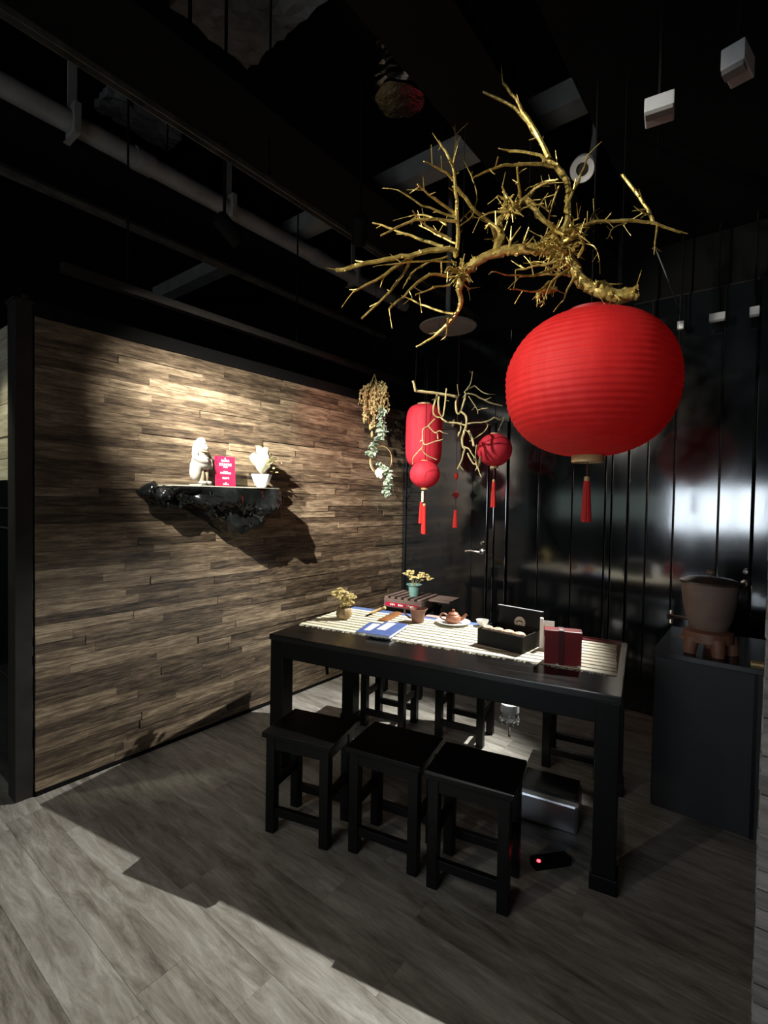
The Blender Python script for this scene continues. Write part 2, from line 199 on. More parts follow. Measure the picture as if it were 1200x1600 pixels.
# ---------------------------------------------------------------- setting
CEIL = 4.0
XL, YB = -2.786, 3.87
fl = meta(obj('floor', BB(-5.2, 2.3, -4.1, 4.1, -0.06, -0.011), floorwood), kind='structure')
row = 0; y = -0.50
while y < YB - 0.01:
    w = min(0.148, YB - y)
    x = (XL if y > 0.79 else -3.6) - 0.0
    first = random.uniform(0.25, 1.2)
    while x < 1.3:
        l = first if first else 1.22
        first = None
        x1 = min(x + l, 1.4)
        bm = B((0, 0, 0, x1-x-0.0007, w-0.0009, 0.012))
        o = obj('plank', bm, floorwood, fl, loc=((x+x1)/2, y+w/2, -0.006 + random.uniform(-.0004, .0004)))
        x += l
    y += 0.148; row += 1
ce = meta(obj('ceiling', BB(-5.2, 2.3, -4.1, 4.1, CEIL, CEIL+0.1), black_dull), kind='structure')
for x0, x1, y0, y1 in ((-2.46, -1.82, 1.33, 1.78), (-3.49, -3.28, 1.37, 1.86), (-2.70, -2.55, 1.15, 1.37), (-4.76, -4.59, 1.43, 1.79)):
    bm = bmesh.new(); bmesh.ops.create_grid(bm, x_segments=14, y_segments=10, size=0.5)
    for v in bm.verts:
        v.co = Vector((x0+(v.co.x+.5)*(x1-x0), y0+(v.co.y+.5)*(y1-y0), CEIL-0.05))
        k = Vector((v.co.x*14, v.co.y*14, 3)); v.co += Vector((noise.noise(k)*.03, noise.noise(k*1.3+Vector((5, 0, 0)))*.03, noise.noise(k*2)*.02))
    ex = bmesh.ops.extrude_face_region(bm, geom=bm.faces[:])
    for v in [g for g in ex['geom'] if isinstance(g, bmesh.types.BMVert)]: v.co.z = CEIL - 0.0005
    obj('concrete_patch', bm, concrete, ce)
# left wall of wood strips
wl = meta(obj('wall_left', BB(XL-0.12, XL-0.016, 0.836, YB, 0, 2.325), gap_dark), kind='structure')
H = 0.0443; z = 0.022; nrow = int((2.325-0.022)/H)
H = (2.325-0.022)/nrow
for i in range(nrow):
    y = 0.838 - random.uniform(0, 0.4); ln = None
    while y < YB - 0.01:
        l = random.uniform(0.45, 0.85)
        y0 = max(y, 0.838); y1 = min(y+l, YB-0.002)
        if YB - y1 < 0.16: y1 = YB-0.002
        if y1 - y0 > 0.02:
            th = random.uniform(.011, .019)
            bm = B((0, 0, 0, th, y1-y0-0.0012, H-0.0014))
            obj('board', bm, wallwood, wl, loc=(XL-0.016+th/2, (y0+y1)/2, z+H*(i+.5)))
        y = y1
meta(obj('baseboard_left', BB(XL-0.016, XL+0.006, 0.84, YB, 0, 0.02), black_dull), kind='structure')
meta(obj('trim_1', BB(XL-0.12, XL+0.004, 0.836, YB, 2.325, 2.40), black_dull), kind='structure')
# return wall past the post: wood above, dark gloss below
wo = meta(obj('wall_outer', BB(-5.2, -2.908, 0.815, 0.93, 0, 2.33), black_dull), kind='structure')
for i in range(14):
    z0 = 1.545 + i*0.0557; x1 = -2.906 + 0.0
    x0 = x1 - random.uniform(.35, .6)
    for a, b in ((x0, x1), (x0-0.8, x0), (-5.19, x0-0.8)):
        th = random.uniform(.012, .018)
        obj('board', B((0, 0, 0, b-a-.0015, th, .0545)), outerwood, wo, loc=((a+b)/2, 0.815-th/2, z0+.028))
obj('lower_panel', BB(-4.6, -2.906, 0.79, 0.815, 0.0, 1.54, 0.003), gloss, wo)
for zz in (0.55, 1.3, 1.40):
    obj('panel_rail', BB(-4.6, -2.906, 0.785, 0.79, zz, zz+0.006), gunmetal, wo)
# corner post
p = empty('corner_post', (-2.845, 0.795, 0), 0, 'black square steel post at the end of the wooden wall', 'post')
obj('post_shaft', B((0, 0, 1.19, 0.105, 0.075, 2.38), bev=0.004), gunmetal, p)
obj('post_cap', B((0, 0, 2.385, 0.12, 0.09, 0.012), (0.03, 0.01, 2.405, 0.022, 0.022, 0.03)), gunmetal, p)
# back wall of black gloss panels with two doors
wb = meta(obj('wall_back', BB(-5.2, 2.3, YB+0.02, YB+0.12, 0, CEIL), black_dull), kind='structure')
def panel(x0, x1, z0=0.0, z1=2.9, parent=wb, name='panel', t=0.02):
    o = obj(name, B((0, 0, 0, x1-x0-0.006, t, z1-z0), bev=0.004), gloss, parent, loc=((x0+x1)/2, YB+0.01+(.02-t)/2*-1, (z0+z1)/2),
            rot=(rad(random.uniform(-.12, .12)), 0, rad(random.uniform(-.2, .2))))
    return o
xs = [-1.72, -1.46, -1.20, -0.962, -0.918, -0.811]
for a, b in zip(xs, xs[1:]): panel(a, b)
for a, b in zip([-0.087, 0.12, 0.40, 0.7, 1.0, 1.35], [0.12, 0.40, 0.7, 1.0, 1.35, 1.7]): panel(a, b)
panel(XL, -1.72, 2.14, 2.9); 
def lever(d, x, z, s):
    """lever handle with its rose and a key cylinder above"""
    h = obj('door_handle', lathe([(0, 0), (.024, 0), (.024, .008), (.012, .014), (.012, .05), (0, .05)], 20), chrome, d, True, (x, YB-0.012, z), (PI/2, 0, 0))
    lv = T(smoothpts([(0, 0, .045), (-.03*s, .003, .052), (-.08*s, .006, .05), (-.13*s, -.002, .05)], 4), [.0105]*13, 8)
    obj('lever', lv, chrome, h, True)
    obj('key_cylinder', lathe([(0, 0), (.017, 0), (.017, .012), (.010, .018), (0, .018)], 18), chrome, d, True, (x+.002, YB-0.012, z+.075), (PI/2, 0, 0))
d1 = meta(obj('door_1', BB(-2.745, -1.905, YB-0.012, YB+0.02, 0.005, 2.12, 0.003), gloss), kind='structure')
lever(d1, -1.945, 1.045, 1)
obj('door_stile', BB(-2.06, -2.045, YB-0.016, YB-0.012, 0.01, 2.11), gloss, d1)
obj('door_frame', B((-2.7655, YB-.004, 1.07, .037, .04, 2.14), (-1.86, YB-.004, 1.07, .045, .04, 2.14), (-1.78, YB-.002, 1.07, .10, .03, 2.14), (-2.3, YB-.004, 2.13, .84, .04, .02), bev=.004), gloss, d1)
d2 = meta(obj('door_2', BB(-0.805, -0.093, YB+0.004, YB+0.02, 0.005, 2.9), gap_dark), kind='structure')
for a, b in zip([-.805, -.687, -.523, -.269], [-.687, -.523, -.269, -.093]): panel(a, b, .01, 2.89, d2, 'panel', .03)
lever(d2, -0.113, 0.990, .8)
# right wall, front wall with the lit shop window behind the camera
meta(obj('wall_right', BB(2.2, 2.3, -4.1, 4.1, 0, CEIL), black_dull), kind='structure')
wf = meta(obj('wall_front', B((-4.6, -4.05, 2, 1.2, .1, 4), (-1.73, -4.05, 2, .14, .1, 4), (1.15, -4.05, 2, 2.3, .1, 4), (-.83, -4.05, .475, 1.66, .1, .95), (-.83, -4.05, 2.925, 1.66, .1, 2.15), (-2.9, -4.05, .55, 2.2, .1, 1.1), (-2.9, -4.05, 2.875, 2.2, .1, 2.25)), black_dull), kind='structure')
meta(obj('wall_far', BB(-5.3, -5.2, -4.1, 4.1, 0, CEIL), black_dull), kind='structure')
wn = empty('window_1', (0, 0, 0)); wn['kind'] = 'structure'
pane = glow('lit_window_glass', (.80, .90, 1.0), WINDOW_STRENGTH)
for i in range(3):
    x0 = -1.66 + i*0.5533
    obj('pane', BB(x0+.02, x0+.533, -4.06, -4.045, .97, 1.83), pane, wn)
obj('window_frame', B(*[(-1.66+i*.5533, -4.0, 1.4, .04, .06, .9) for i in range(4)], (-.83, -4.0, .96, 1.7, .06, .04), (-.83, -4.0, 1.84, 1.7, .06, .04)), gunmetal, wn)
wn2 = empty('window_2', (0, 0, 0)); wn2['kind'] = 'structure'
pane2 = glow('dim_window_glass', (.62, .80, .72), WINDOW_STRENGTH*.045)
for i in range(2):
    obj('pane', BB(-3.98+i*1.09, -2.92+i*1.09, -4.06, -4.045, 1.12, 1.73), pane2, wn2)
obj('window_frame', B(*[(-3.99+i*1.09, -4.0, 1.425, .05, .06, .66) for i in range(3)], (-2.9, -4.0, 1.11, 2.2, .06, .04), (-2.9, -4.0, 1.74, 2.2, .06, .04)), gunmetal, wn2)
# wood-clad pillar on the right
wp = meta(obj('trim_2', BB(0.012, 0.62, 1.545, 1.95, 0, CEIL), gap_dark), kind='structure')
z = 0.0; i = 0
while z < CEIL - .01:
    h = 0.048; xx = -0.004
    first = random.uniform(.2, .5)
    for a, b in ((0.0, first), (first, 0.62)):
        th = random.uniform(.010, .018)
        obj('board', B((0, 0, 0, b-a-.0015, th, h-.002)), pillarwood, wp, loc=((a+b)/2, 1.545-th/2, z+h/2))
    obj('side_board', B((0, 0, 0, .012, .40, h-.002)), pillarwood, wp, loc=(.006-random.uniform(0, .004), 1.75, z+h/2))
    z += h
# black ceiling beams, rails, pipe
for k, (x0, x1) in enumerate(((-2.27, -1.86), (-3.36, -2.84), (-1.25, -.94), (-.71, .49))):
    bz = 3.258
    t = meta(obj('trim_%d' % (k+3), BB(x0, x1, -3.9, YB, bz, bz+.07, .003), black_dull), kind='structure')
    for yy in (-3, -1.5, 0.2, 1.2, 2.4, 3.6): obj('hanger', B(((x0+x1)/2, yy, (bz+.07+CEIL)/2, .012, .012, CEIL-bz-.07)), black_dull, t)
t = meta(obj('trim_7', BB(-5.0, 2.0, 2.52, 2.646, 3.468, 3.587), pipe_grey), kind='structure')
for xx in (-4.2, -2.55, -1.6, .7): obj('hanger', B((xx, 2.583, 3.79, .016, .016, .41)), black_dull, t)
def rail(x, z, y0, y1, label, edge=None):
    t = empty('track_rail', (x, 0, z), 0, label, 'track')
    obj('rail_body', B((0, (y0+y1)/2, .02, .034, y1-y0, .02)), gunmetal, t)
    obj('rail_lip', B((-.017, (y0+y1)/2, 0, .004, y1-y0, .024), (.017, (y0+y1)/2, 0, .004, y1-y0, .024)), edge or rail_edge, t)
    for yy in (y0+.3, (y0+y1)/2, y1-.3): obj('rail_hanger', B((0, yy, (.03+CEIL-z)/2, .008, .008, CEIL-z-.03)), black_dull, t)
rail_edge = noisy('catchlight_rail_edge', [(.05, .048, .04), (.16, .15, .12)], 12, .4, metal=.4)  # paler lips: light catching the rail edges is put into the colour
rail(-2.016, 3.048, -.6, 3.8, 'thin dark lighting track rail nearest the gold branch, running under the ceiling')
rail(-3.0, 3.048, -.6, 3.8, 'thin lighting track rail with lips coloured as if catching light in the middle of the dark ceiling')
rail(-2.64, 2.53, 0.9, 3.8, 'short lighting track rail just above the top of the wooden wall', gunmetal)
pp = empty('ceiling_pipe', (-2.8, 0, 3.328), 0, 'long round grey pipe running along under the black ceiling', 'pipe')
obj('pipe_run', T([(0, -1.5, 0), (0, 3.85, 0)], [.053]*2, 16), pipe_grey, pp, True)
for yy in (1.0, 1.9, 3.1):
    obj('pipe_clamp', B((0, yy, .36, .012, .04, .62), (0, yy, -.0, .146, .03, .146)), pipe_grey, pp)
for yy in (0.35, 1.35, 2.7):
    obj('pipe_coupling', T([(0, yy-.05, 0), (0, yy+.05, 0)], [.060]*2, 16), pipe_grey, pp, True)
# ---------------------------------------------------------------- table
TZ = 0.76; TA = rad(10.5); TO = Vector((-2.064, 1.684, 0)); TU = Vector((math.cos(TA), math.sin(TA), 0)); TV = Vector((-TU.y, TU.x, 0))
TL, TW = 1.672, 0.80
def tp(a, b, z=TZ): return TO + TU*a + TV*b + Vector((0, 0, z))
table = empty('tea_table', TO, TA, 'long black lacquered tea table set with a striped mat', 'table')
obj('tabletop', BB(-.006, TL+.006, -.006, TW+.006, TZ-.03, TZ, .004), tabletop_black, table)
for n, b in (('apron', (0.01, TL-.01, .002, .024)), ('apron', (.01, TL-.01, TW-.024, TW-.002))):
    obj(n, BB(*b, TZ-.118, TZ-.0301, .002), black, table)
for b in ((.002, .024, .025, TW-.025), (TL-.024, TL-.002, .025, TW-.025)):
    obj('apron', BB(*b, TZ-.118, TZ-.0301, .002), black, table)
for a in (0, TL-.084):
    for b in (0, TW-.084):
        lg = obj('leg', BB(a, a+.084, b, b+.084, 0.0, TZ-.0302, .003), black, table)
        obj('foot', BB(a-.008, a+.092, b-.008, b+.092, 0, .062, .004), black, lg)
# ---------------------------------------------------------------- stools
def make_stool(label, L_=.338, D_=.270):
    s = empty('stool', (0, 0, 0), 0, label, 'stool', 'low black stools around the tea table')
    H_ = .45
    obj('seat', BB(-L_/2, L_/2, -D_/2, D_/2, H_-.024, H_, .003), black, s)
    ll, dd, w = L_/2-.014, D_/2-.014, .042
    for sx in (-1, 1):
        for sy in (-1, 1):
            obj('leg', BB(sx*ll, sx*(ll-w), sy*dd, sy*(dd-w), 0, H_-.0241, .002), black, s)
    for sy in (-1, 1):
        obj('apron', BB(-ll+w, ll-w, sy*(dd-.004), sy*(dd-.022), H_-.075, H_-.0242), black, s)
        obj('stretcher', BB(-ll+w, ll-w, sy*(dd-.008), sy*(dd-.032), .075, .112, .002), black, s)
    for sx in (-1, 1):
        obj('apron', BB(sx*(ll-.004), sx*(ll-.022), -dd+w, dd-w, H_-.075, H_-.0242), black, s)
        obj('stretcher', BB(sx*(ll-.008), sx*(ll-.032), -dd+w, dd-w, .185, .222, .002), black, s)
    return s
sl = ['black square stool at the front left of the tea table, nearest the wooden wall', 'black square stool in the middle of the front row of three', 'black square stool at the right end of the front row, nearest the camera',
      'black stool tucked behind the table, nearest the wooden wall', 'black stool in the middle behind the table, seen between the table legs', 'black stool behind the right end of the table, in deep shadow']
sp = [(-1.607, 1.546, 16), (-1.228, 1.676, 11.5), (-.872, 1.727, 12.5), (-1.945, 2.585, 11), (-1.485, 2.765, 9), (-.84, 2.86, 10)]
st0 = make_stool(sl[0])
for i, (x, y, a) in enumerate(sp):
    s = st0 if i == 0 else copy_tree(st0)
    s['label'] = sl[i]; s.location = (x, y, 0); s.rotation_euler = (0, 0, rad(a))
# ---------------------------------------------------------------- mat, cloth strips on the table
bamboo = noisy('pale_bamboo', [(.62, .56, .36), (.80, .75, .55), (.88, .84, .68)], 9, .6, stretch=(1, 8, 8), per_object=.2)
matgrey = mat('grey_mat_thread', (.17, .16, .125), .8)
blue = noisy('blue_cloth', [(.06, .10, .25), (.11, .17, .38)], 40, .8)
maroon = noisy('dark_red_lacquer', [(.09, .012, .014), (.15, .022, .024)], 5, .35)
mt = empty('table_runner', tp(.012, .228), TA, 'pale bamboo table runner with grey stripes laid along the black table', 'mat')
obj('backing', BB(0, 1.637, 0, .503, 0, .0022), matgrey, mt)
NS = 10
for i in range(NS):
    w = .503/NS
    x1 = 1.637 - random.uniform(0, .004) - .02*i/NS
    obj('slat', BB(random.uniform(0, .003), x1, i*w+.008, (i+1)*w-.008, .0022, .0042), bamboo, mt)
fr = bmesh.new()
for i in range(170):
    a = random.uniform(.01, 1.6); tube(fr, [(a, .004, .002), (a+random.uniform(-.006, .006), -.008, .0012), (a+random.uniform(-.01, .01), -random.uniform(.010, .018), .001)], .0007, 3)
o = obj('fringe', fr, bamboo, mt); o['kind'] = 'stuff'
meta(obj('blue_cloth', BB(0, 1.02, 0, .062, 0, .002), blue, None, loc=tp(.04, .733), rot=(0, 0, TA)), 'narrow blue cloth strip along the back edge of the table', 'cloth')
lt = empty('lacquer_strip', tp(1.10, .742), TA, 'thin dark red lacquer strip lying along the back right of the table', 'tray')
obj('strip_base', BB(0, .55, 0, .045, 0, .004), maroon, lt); obj('strip_rim', BB(0, .55, .040, .045, .004, .010), maroon, lt)
pk = noisy('pink_grey_cloth', [(.30, .22, .20), (.42, .32, .29)], 20, .8)
meta(obj('tea_cloth', BB(0, .16, 0, .055, 0, .006, .002), pk, None, loc=(-1.66, 2.545, TZ), rot=(0, 0, TA)), 'folded pinkish tea cloth lying behind the brown jug and teapot', 'cloth')
MZ = TZ + .0042
# ---------------------------------------------------------------- things on the table
dryflower = noisy('dried_yellow_flower', [(.45, .33, .10), (.66, .53, .22), (.78, .68, .36)], 40, .8)
potmat = noisy('ochre_ribbed_pot', [(.14, .085, .035), (.28, .185, .08), (.38, .27, .13)], 14, .55, bump=.3)
stemgreen = noisy('olive_stem', [(.16, .14, .05), (.28, .25, .10)], 20, .7)
def floret(bm, c, s):
    for k in range(5):
        a = k*2*PI/5 + random.uniform(-.3, .3); d = Vector((math.cos(a), math.sin(a), random.uniform(.1, .7)))
        ellip(bm, Vector(c)+d*s*.7, (s*.62, s*.62, s*.35), 1, Matrix.Rotation(random.uniform(0, 3), 3, (random.random()-.5, random.random()-.5, .5)))
def flowers(parent, base, heads, s, n):
    """stems from base to each head, clusters of small petals on the heads"""
    for hx, hy, hz, hr in heads:
        bm = T(smoothpts([base, (base[0]+(hx-base[0])*.3, base[1]+(hy-base[1])*.3, base[2]+(hz-base[2])*.6), (hx, hy, hz)], 4), .0016, 5)
        obj('stem', bm, stemgreen, parent)
        bm = bmesh.new()
        for _ in range(n):
            d = Vector((random.gauss(0, .5), random.gauss(0, .5), random.gauss(0, .45)))*hr*1.3
            floret(bm, Vector((hx, hy, hz))+d, s*random.uniform(.9, 1.5))
        o = obj('flower_head', bm, dryflower, parent, True)
pot = empty('flower_pot', (-1.986, 2.167, MZ), 0, 'small ribbed ochre pot of dried yellow flowers on the left end of the mat', 'vase')
bm = bmesh.new(); seg = 36; prof = [(.026, 0), (.041, .012), (.046, .032), (.043, .052), (.036, .064), (.033, .068), (.030, .066), (.034, .055), (.036, .03), (.0, .012)]
bm = lathe(prof, seg)
for v in bm.verts:
    rr = math.hypot(v.co.x, v.co.y)
    if .035 < rr: k = 1 + .05*math.cos(9*math.atan2(v.co.y, v.co.x)); v.co.x *= k; v.co.y *= k
obj('pot_body', bm, potmat, pot, True)
flowers(pot, (0, 0, .05), [(-.035, -.03, .145, .028), (.004, .004, .115, .032), (.035, .028, .118, .022), (.01, .0, .088, .02), (-.02, -.016, .165, .014), (.02, .016, .095, .02)], .0085, 15)
# booklets
bookblue = noisy('blue_booklet_cover', [(.05, .09, .27), (.085, .14, .36)], 30, .55)
paper = noisy('white_paper', [(.78, .77, .73), (.84, .83, .8)], 30, .8)
def booklet(loc, a, w, d, t, label, lx, lw, ll, slide=0):
    b = empty('booklet', loc, a, label, 'book', 'blue booklets on the tea table')
    obj('pages', BB(.001, w-.001, .001, d-.001, .0012, t-.0012), paper, b)
    obj('cover', B((w/2, d/2, .0006, w, d, .0012), (w/2, d/2, t-.0006, w, d, .0012), (.0006, d/2, t/2, .0012, d, t)), bookblue, b)
    obj('title_label', BB(lx, lx+lw, d-ll-.02, d-.02, t, t+.0006), paper, b)
booklet((-1.732, 1.985, TZ+.0042), rad(20), .14, .215, .006, 'blue booklet with white title strip lying mostly under the other booklet', .03, .045, .15)
booklet((-1.640, 1.958, TZ+.0104), rad(15), .135, .275, .014, 'blue booklet with white title strip lying on top, nearest the table edge', .02, .05, .16)
# wooden tea tools and card
tan = noisy('tan_bamboo_tool', [(.52, .36, .14), (.68, .50, .23)], 8, .5, stretch=(8, 1, 1))
orange = noisy('orange_brown_wood', [(.40, .17, .06), (.55, .26, .10)], 8, .45, stretch=(1, 8, 1))
sc = empty('tea_scoop', (-1.925, 2.30, MZ), rad(10), 'pale bamboo tea scoop lying on the mat beside the orange board', 'scoop')
bm = bmesh.new(); n = 10
va = []
for i in range(n+1):
    t = i/n; w = .016+.012*min(1, t*2) ; yy = t*.23
    va.append([bm.verts.new((s*w*.5*k, yy, .004+.010*abs(k)**2*(t > .3)+0)) for s, k in ((-1, 1), (-1, .5), (1, 0), (1, .5), (1, 1))])
for a, b in zip(va, va[1:]):
    for k in range(4): bm.faces.new((a[k], a[k+1], b[k+1], b[k]))
bmesh.ops.solidify(bm, geom=bm.faces[:], thickness=.003)
obj('scoop_body', bm, tan, sc, True)
obj('scoop_end', T([(0, .222, .006), (0, .245, .008)], [.014, .011], 10), tan, sc, True)
bd = empty('tea_board', (-1.812, 2.262, MZ), rad(13), 'orange brown wooden tea board, slightly curved, lying on the mat', 'board')
bm = bmesh.new(); rows_ = []
for i in range(9):
    a = -1 + 2*i/8
    rows_.append([bm.verts.new((.034+.034*a, yy, .010-.007*a*a)) for yy in (0, .12, .24)])
for a, b in zip(rows_, rows_[1:]):
    for k in range(2): bm.faces.new((a[k], a[k+1], b[k+1], b[k]))
bmesh.ops.solidify(bm, geom=bm.faces[:], thickness=.003)
obj('board_body', bm, orange, bd, True)
# jug
clay = noisy('brown_clay', [(.17, .075, .05), (.27, .13, .09)], 18, .5, bump=.15)
redclay = noisy('red_clay', [(.30, .115, .06), (.42, .18, .10)], 18, .42)
jg = empty('clay_jug', (-1.612, 2.40, MZ), rad(38), 'brown clay jug with a looped handle standing on the mat', 'jug')
bm = lathe([(0, 0), (.030, 0), (.036, .006), (.039, .03), (.043, .06), (.047, .078), (.044, .079), (.039, .06), (.035, .02), (0, .01)], 32)
for v in bm.verts:
    if v.co.z > .06 and v.co.x > .03: v.co.x += (v.co.z-.06)*.6; v.co.z += .003
obj('jug_body', bm, clay, jg, True)
obj('handle', T(smoothpts([(-.042, 0, .070), (-.060, 0, .092), (-.078, 0, .080), (-.072, 0, .045), (-.040, 0, .022)], 5), .0055, 8), clay, jg, True)
# teapot on plate
porcelain = noisy('white_porcelain', [(.74, .73, .69), (.80, .79, .76)], 10, .22)
pl = empty('plate', (-1.435, 2.505, MZ), 0, 'white porcelain plate under the red clay teapot', 'plate')
obj('plate_body', lathe([(0, .004), (.05, .004), (.055, 0), (.066, .003), (.098, .014), (.100, .017), (.096, .017), (.066, .009), (0, .008)], 40), porcelain, pl, True)
obj('blue_ring', lathe([(.082, .0128), (.086, .0142), (.088, .0148), (.0835, .0133)], 40), blue, pl, True)
tpot = empty('teapot', (-1.435, 2.505, MZ+.009), rad(32), 'small red clay teapot with lid standing on the white plate', 'teapot')
obj('pot_body', lathe([(0, 0), (.034, 0), (.038, .004), (.043, .014), (.044, .026), (.038, .040), (.026, .048), (0, .05)], 32), redclay, tpot, True)
ld = obj('lid', lathe([(.029, .0465), (.030, .049), (.025, .056), (.012, .061), (0, .062)], 28), redclay, tpot, True)
obj('knob', lathe([(.004, .060), (.005, .064), (.009, .069), (.008, .075), (0, .078)], 18), redclay, ld, True)
obj('spout', T(smoothpts([(.036, 0, .018), (.055, 0, .026), (.066, 0, .040), (.078, 0, .050)], 4), [.013, .0125, .012, .011, .0105, .01, .0095, .009, .0085, .008, .0075, .007, .0065], 10), redclay, tpot, True)
obj('handle', T(smoothpts([(-.036, 0, .040), (-.055, 0, .050), (-.073, 0, .042), (-.070, 0, .022), (-.040, 0, .010)], 5), .0052, 8), redclay, tpot, True)
cu = empty('tea_cup', (-1.285, 2.578, TZ+.003), 0, 'small white porcelain tea cup beside the open black box', 'cup')
obj('cup_body', lathe([(0, .003), (.016, .003), (.017, 0), (.019, 0), (.020, .004), (.030, .016), (.036, .036), (.0345, .036), (.027, .017), (0, .007)], 32), porcelain, cu, True)
# open black gift box
boxblack = noisy('matt_black_card', [(.006, .006, .005), (.010, .0095, .0085)], 8, .6, Specular_IOR_Level=.2)
beige = noisy('beige_print', [(.50, .42, .30), (.58, .50, .37)], 20, .6)
darkprint = mat('dark_brown_print', (.06, .045, .035), .6)
edgegrey = noisy('grey_lid_edge', [(.30, .31, .33), (.42, .43, .45)], 10, .4)
cake = noisy('pale_cake_wrap', [(.62, .42, .26), (.76, .56, .38)], 24, .55)
bx = empty('gift_box', (-1.140, 2.236, MZ), rad(-4), 'open black gift box holding a row of pale round cakes', 'box')
BWd, BDp, BHt = .243, .200, .080
obj('tray_box', B((BWd/2, BDp/2, .002, BWd, BDp, .004), (BWd/2, .002, BHt/2, BWd, .004, BHt), (BWd/2, BDp-.002, BHt/2, BWd, .004, BHt), (.002, BDp/2, BHt/2, .004, BDp-.008, BHt), (BWd-.002, BDp/2, BHt/2, .004, BDp-.008, BHt)), boxblack, bx)
obj('inner_platform', BB(.004, BWd-.004, .004, BDp-.004, .05, .056), boxblack, bx)
lid = obj('lid', B((BWd/2, .0, .083, BWd, .004, .166), bev=.001), boxblack, bx, loc=(0, BDp+.004, 0.001), rot=(rad(-6), 0, 0))
obj('lid_edge', B((BWd/2, -.009, .166, BWd+.002, .022, .003)), edgegrey, lid)
lg = obj('emblem_disc', lathe([(0, 0), (.030, 0), (.030, .0012), (0, .0012)], 40), beige, lid, False, (BWd*.5, -.0022, .092), (PI/2, 0, 0))
bm = bmesh.new()
tube(bm, [(.017*math.cos(a)-.001, .010*math.sin(a)-.002, .0018) for a in [PI*k/12 for k in range(13)]], [.0012, .002, .003, .0036, .0038, .0036, .0034, .0032, .003, .003, .0034, .0036, .003], 6)
tube(bm, [(-.019, -.004, .0015), (-.012, -.004, .0015)], .0018, 5); tube(bm, [(.013, -.006, .0015), (.020, -.004, .0015)], .0018, 5)
tube(bm, [(-.005, -.008, .0014), (.006, -.008, .0014)], .0010, 5)
obj('emblem_arch', bm, darkprint, lg)
cl = ['pale cake at the left end of the row in the black box', 'second pale cake from the left in the black box', 'third pale cake from the left in the black box', 'pale cake at the right end of the row in the black box']
ck0 = None
for i in range(4):
    q = Rz(rad(-4)) @ Vector((.036+.057*i, .038, .057)); loc = Vector((-1.140, 2.236, MZ)) + q
    if ck0 is None:
        ck0 = empty('round_cake', loc, 0, cl[0], 'cake', 'round cakes in the gift box')
        bm = lathe([(0, 0), (.026, 0), (.029, .006), (.029, .022), (.024, .030), (.012, .033), (0, .033)], 24)
        for v in bm.verts:
            if math.hypot(v.co.x, v.co.y) > .02: k = 1+.03*math.cos(12*math.atan2(v.co.y, v.co.x)); v.co.x *= k; v.co.y *= k
        obj('cake_body', bm, cake, ck0, True)
        obj('cake_top', lathe([(0, .0332), (.012, .0332), (.012, .0345), (.009, .0352), (0, .0352)], 18), beige, ck0, True)
    else:
        c = copy_tree(ck0); c.location = loc; c['label'] = cl[i]
# dark red gift bag / box pair
redbag = noisy('dark_red_card', [(.16, .014, .018), (.23, .022, .026)], 6, .32)
reddark = mat('deep_red_band', (.07, .006, .008), .4)
gb = empty('gift_bag', (-.775, 2.165, MZ), rad(21), 'dark red gift box with a deeper red vertical band near the table corner', 'box')
obj('box_body', BB(0, .155, 0, .065, 0, .142, .002), redbag, gb)
obj('lid', BB(-.002, .157, -.002, .067, .120, .150, .002), redbag, gb)
obj('band', BB(.058, .082, -.0035, .0685, -.0, .1515, .0005), reddark, gb)
obj('seal', lathe([(0, 0), (.010, 0), (.009, .003), (0, .003)], 18), porcelain, gb, True, (.07, .01, .1515))
obj('base_tab', B((.055, -.006, .003, .014, .010, .005), (.145, -.006, .003, .016, .010, .005)), porcelain, gb)
ch = empty('card_stand', (-.862, 2.375, MZ), rad(18), 'white card standing between the black gift box and the red gift box', 'card')
obj('card_sheet', BB(.0, .055, .012, .014, .0, .135), paper, ch, rot=(rad(-6), 0, 0))
obj('stand_post', BB(-.012, .004, .0, .022, 0, .148, .002), paper, ch)
bk = empty('small_card', (-.845, 2.44, MZ), rad(15), 'small dark red slip lying behind the red gift box', 'card')
obj('slip', BB(0, .03, 0, .05, 0, .004), maroon, bk)
# ---------------------------------------------------------------- root-wood shelf on the left wall
rootmat = noisy('polished_black_root', [(.002, .0025, .002), (.006, .007, .007), (.016, .018, .018)], 5, .13, bump=.06, bscale=9, rough_var=.15)
slabtop = noisy('pale_shelf_top', [(.25, .25, .20), (.40, .39, .33)], 10, .45)
def lerp_tab(tab, x):
    for (a, fa), (b, fb) in zip(tab, tab[1:]):
        if a <= x <= b: return fa + (fb-fa)*(x-a)/(b-a)
    return tab[0][1] if x < tab[0][0] else tab[-1][1]
bot = [(1.31, 1.49), (1.36, 1.455), (1.41, 1.425), (1.48, 1.41), (1.56, 1.405), (1.64, 1.385), (1.72, 1.34), (1.79, 1.285), (1.86, 1.255), (1.95, 1.245), (2.03, 1.262), (2.10, 1.30), (2.16, 1.345), (2.20, 1.40), (2.225, 1.48)]
dpt = [(1.31, .10), (1.40, .17), (1.6, .20), (1.8, .235), (1.95, .25), (2.1, .235), (2.2, .20), (2.225, .12)]
ROOTW = XL + .006
shelf = empty('root_shelf', (ROOTW, 1.77, 1.535), 0, 'gnarled glossy black root-wood shelf fixed to the wooden wall', 'shelf')
bm = bmesh.new(); NSX, NT = 90, 34; ringsr = []
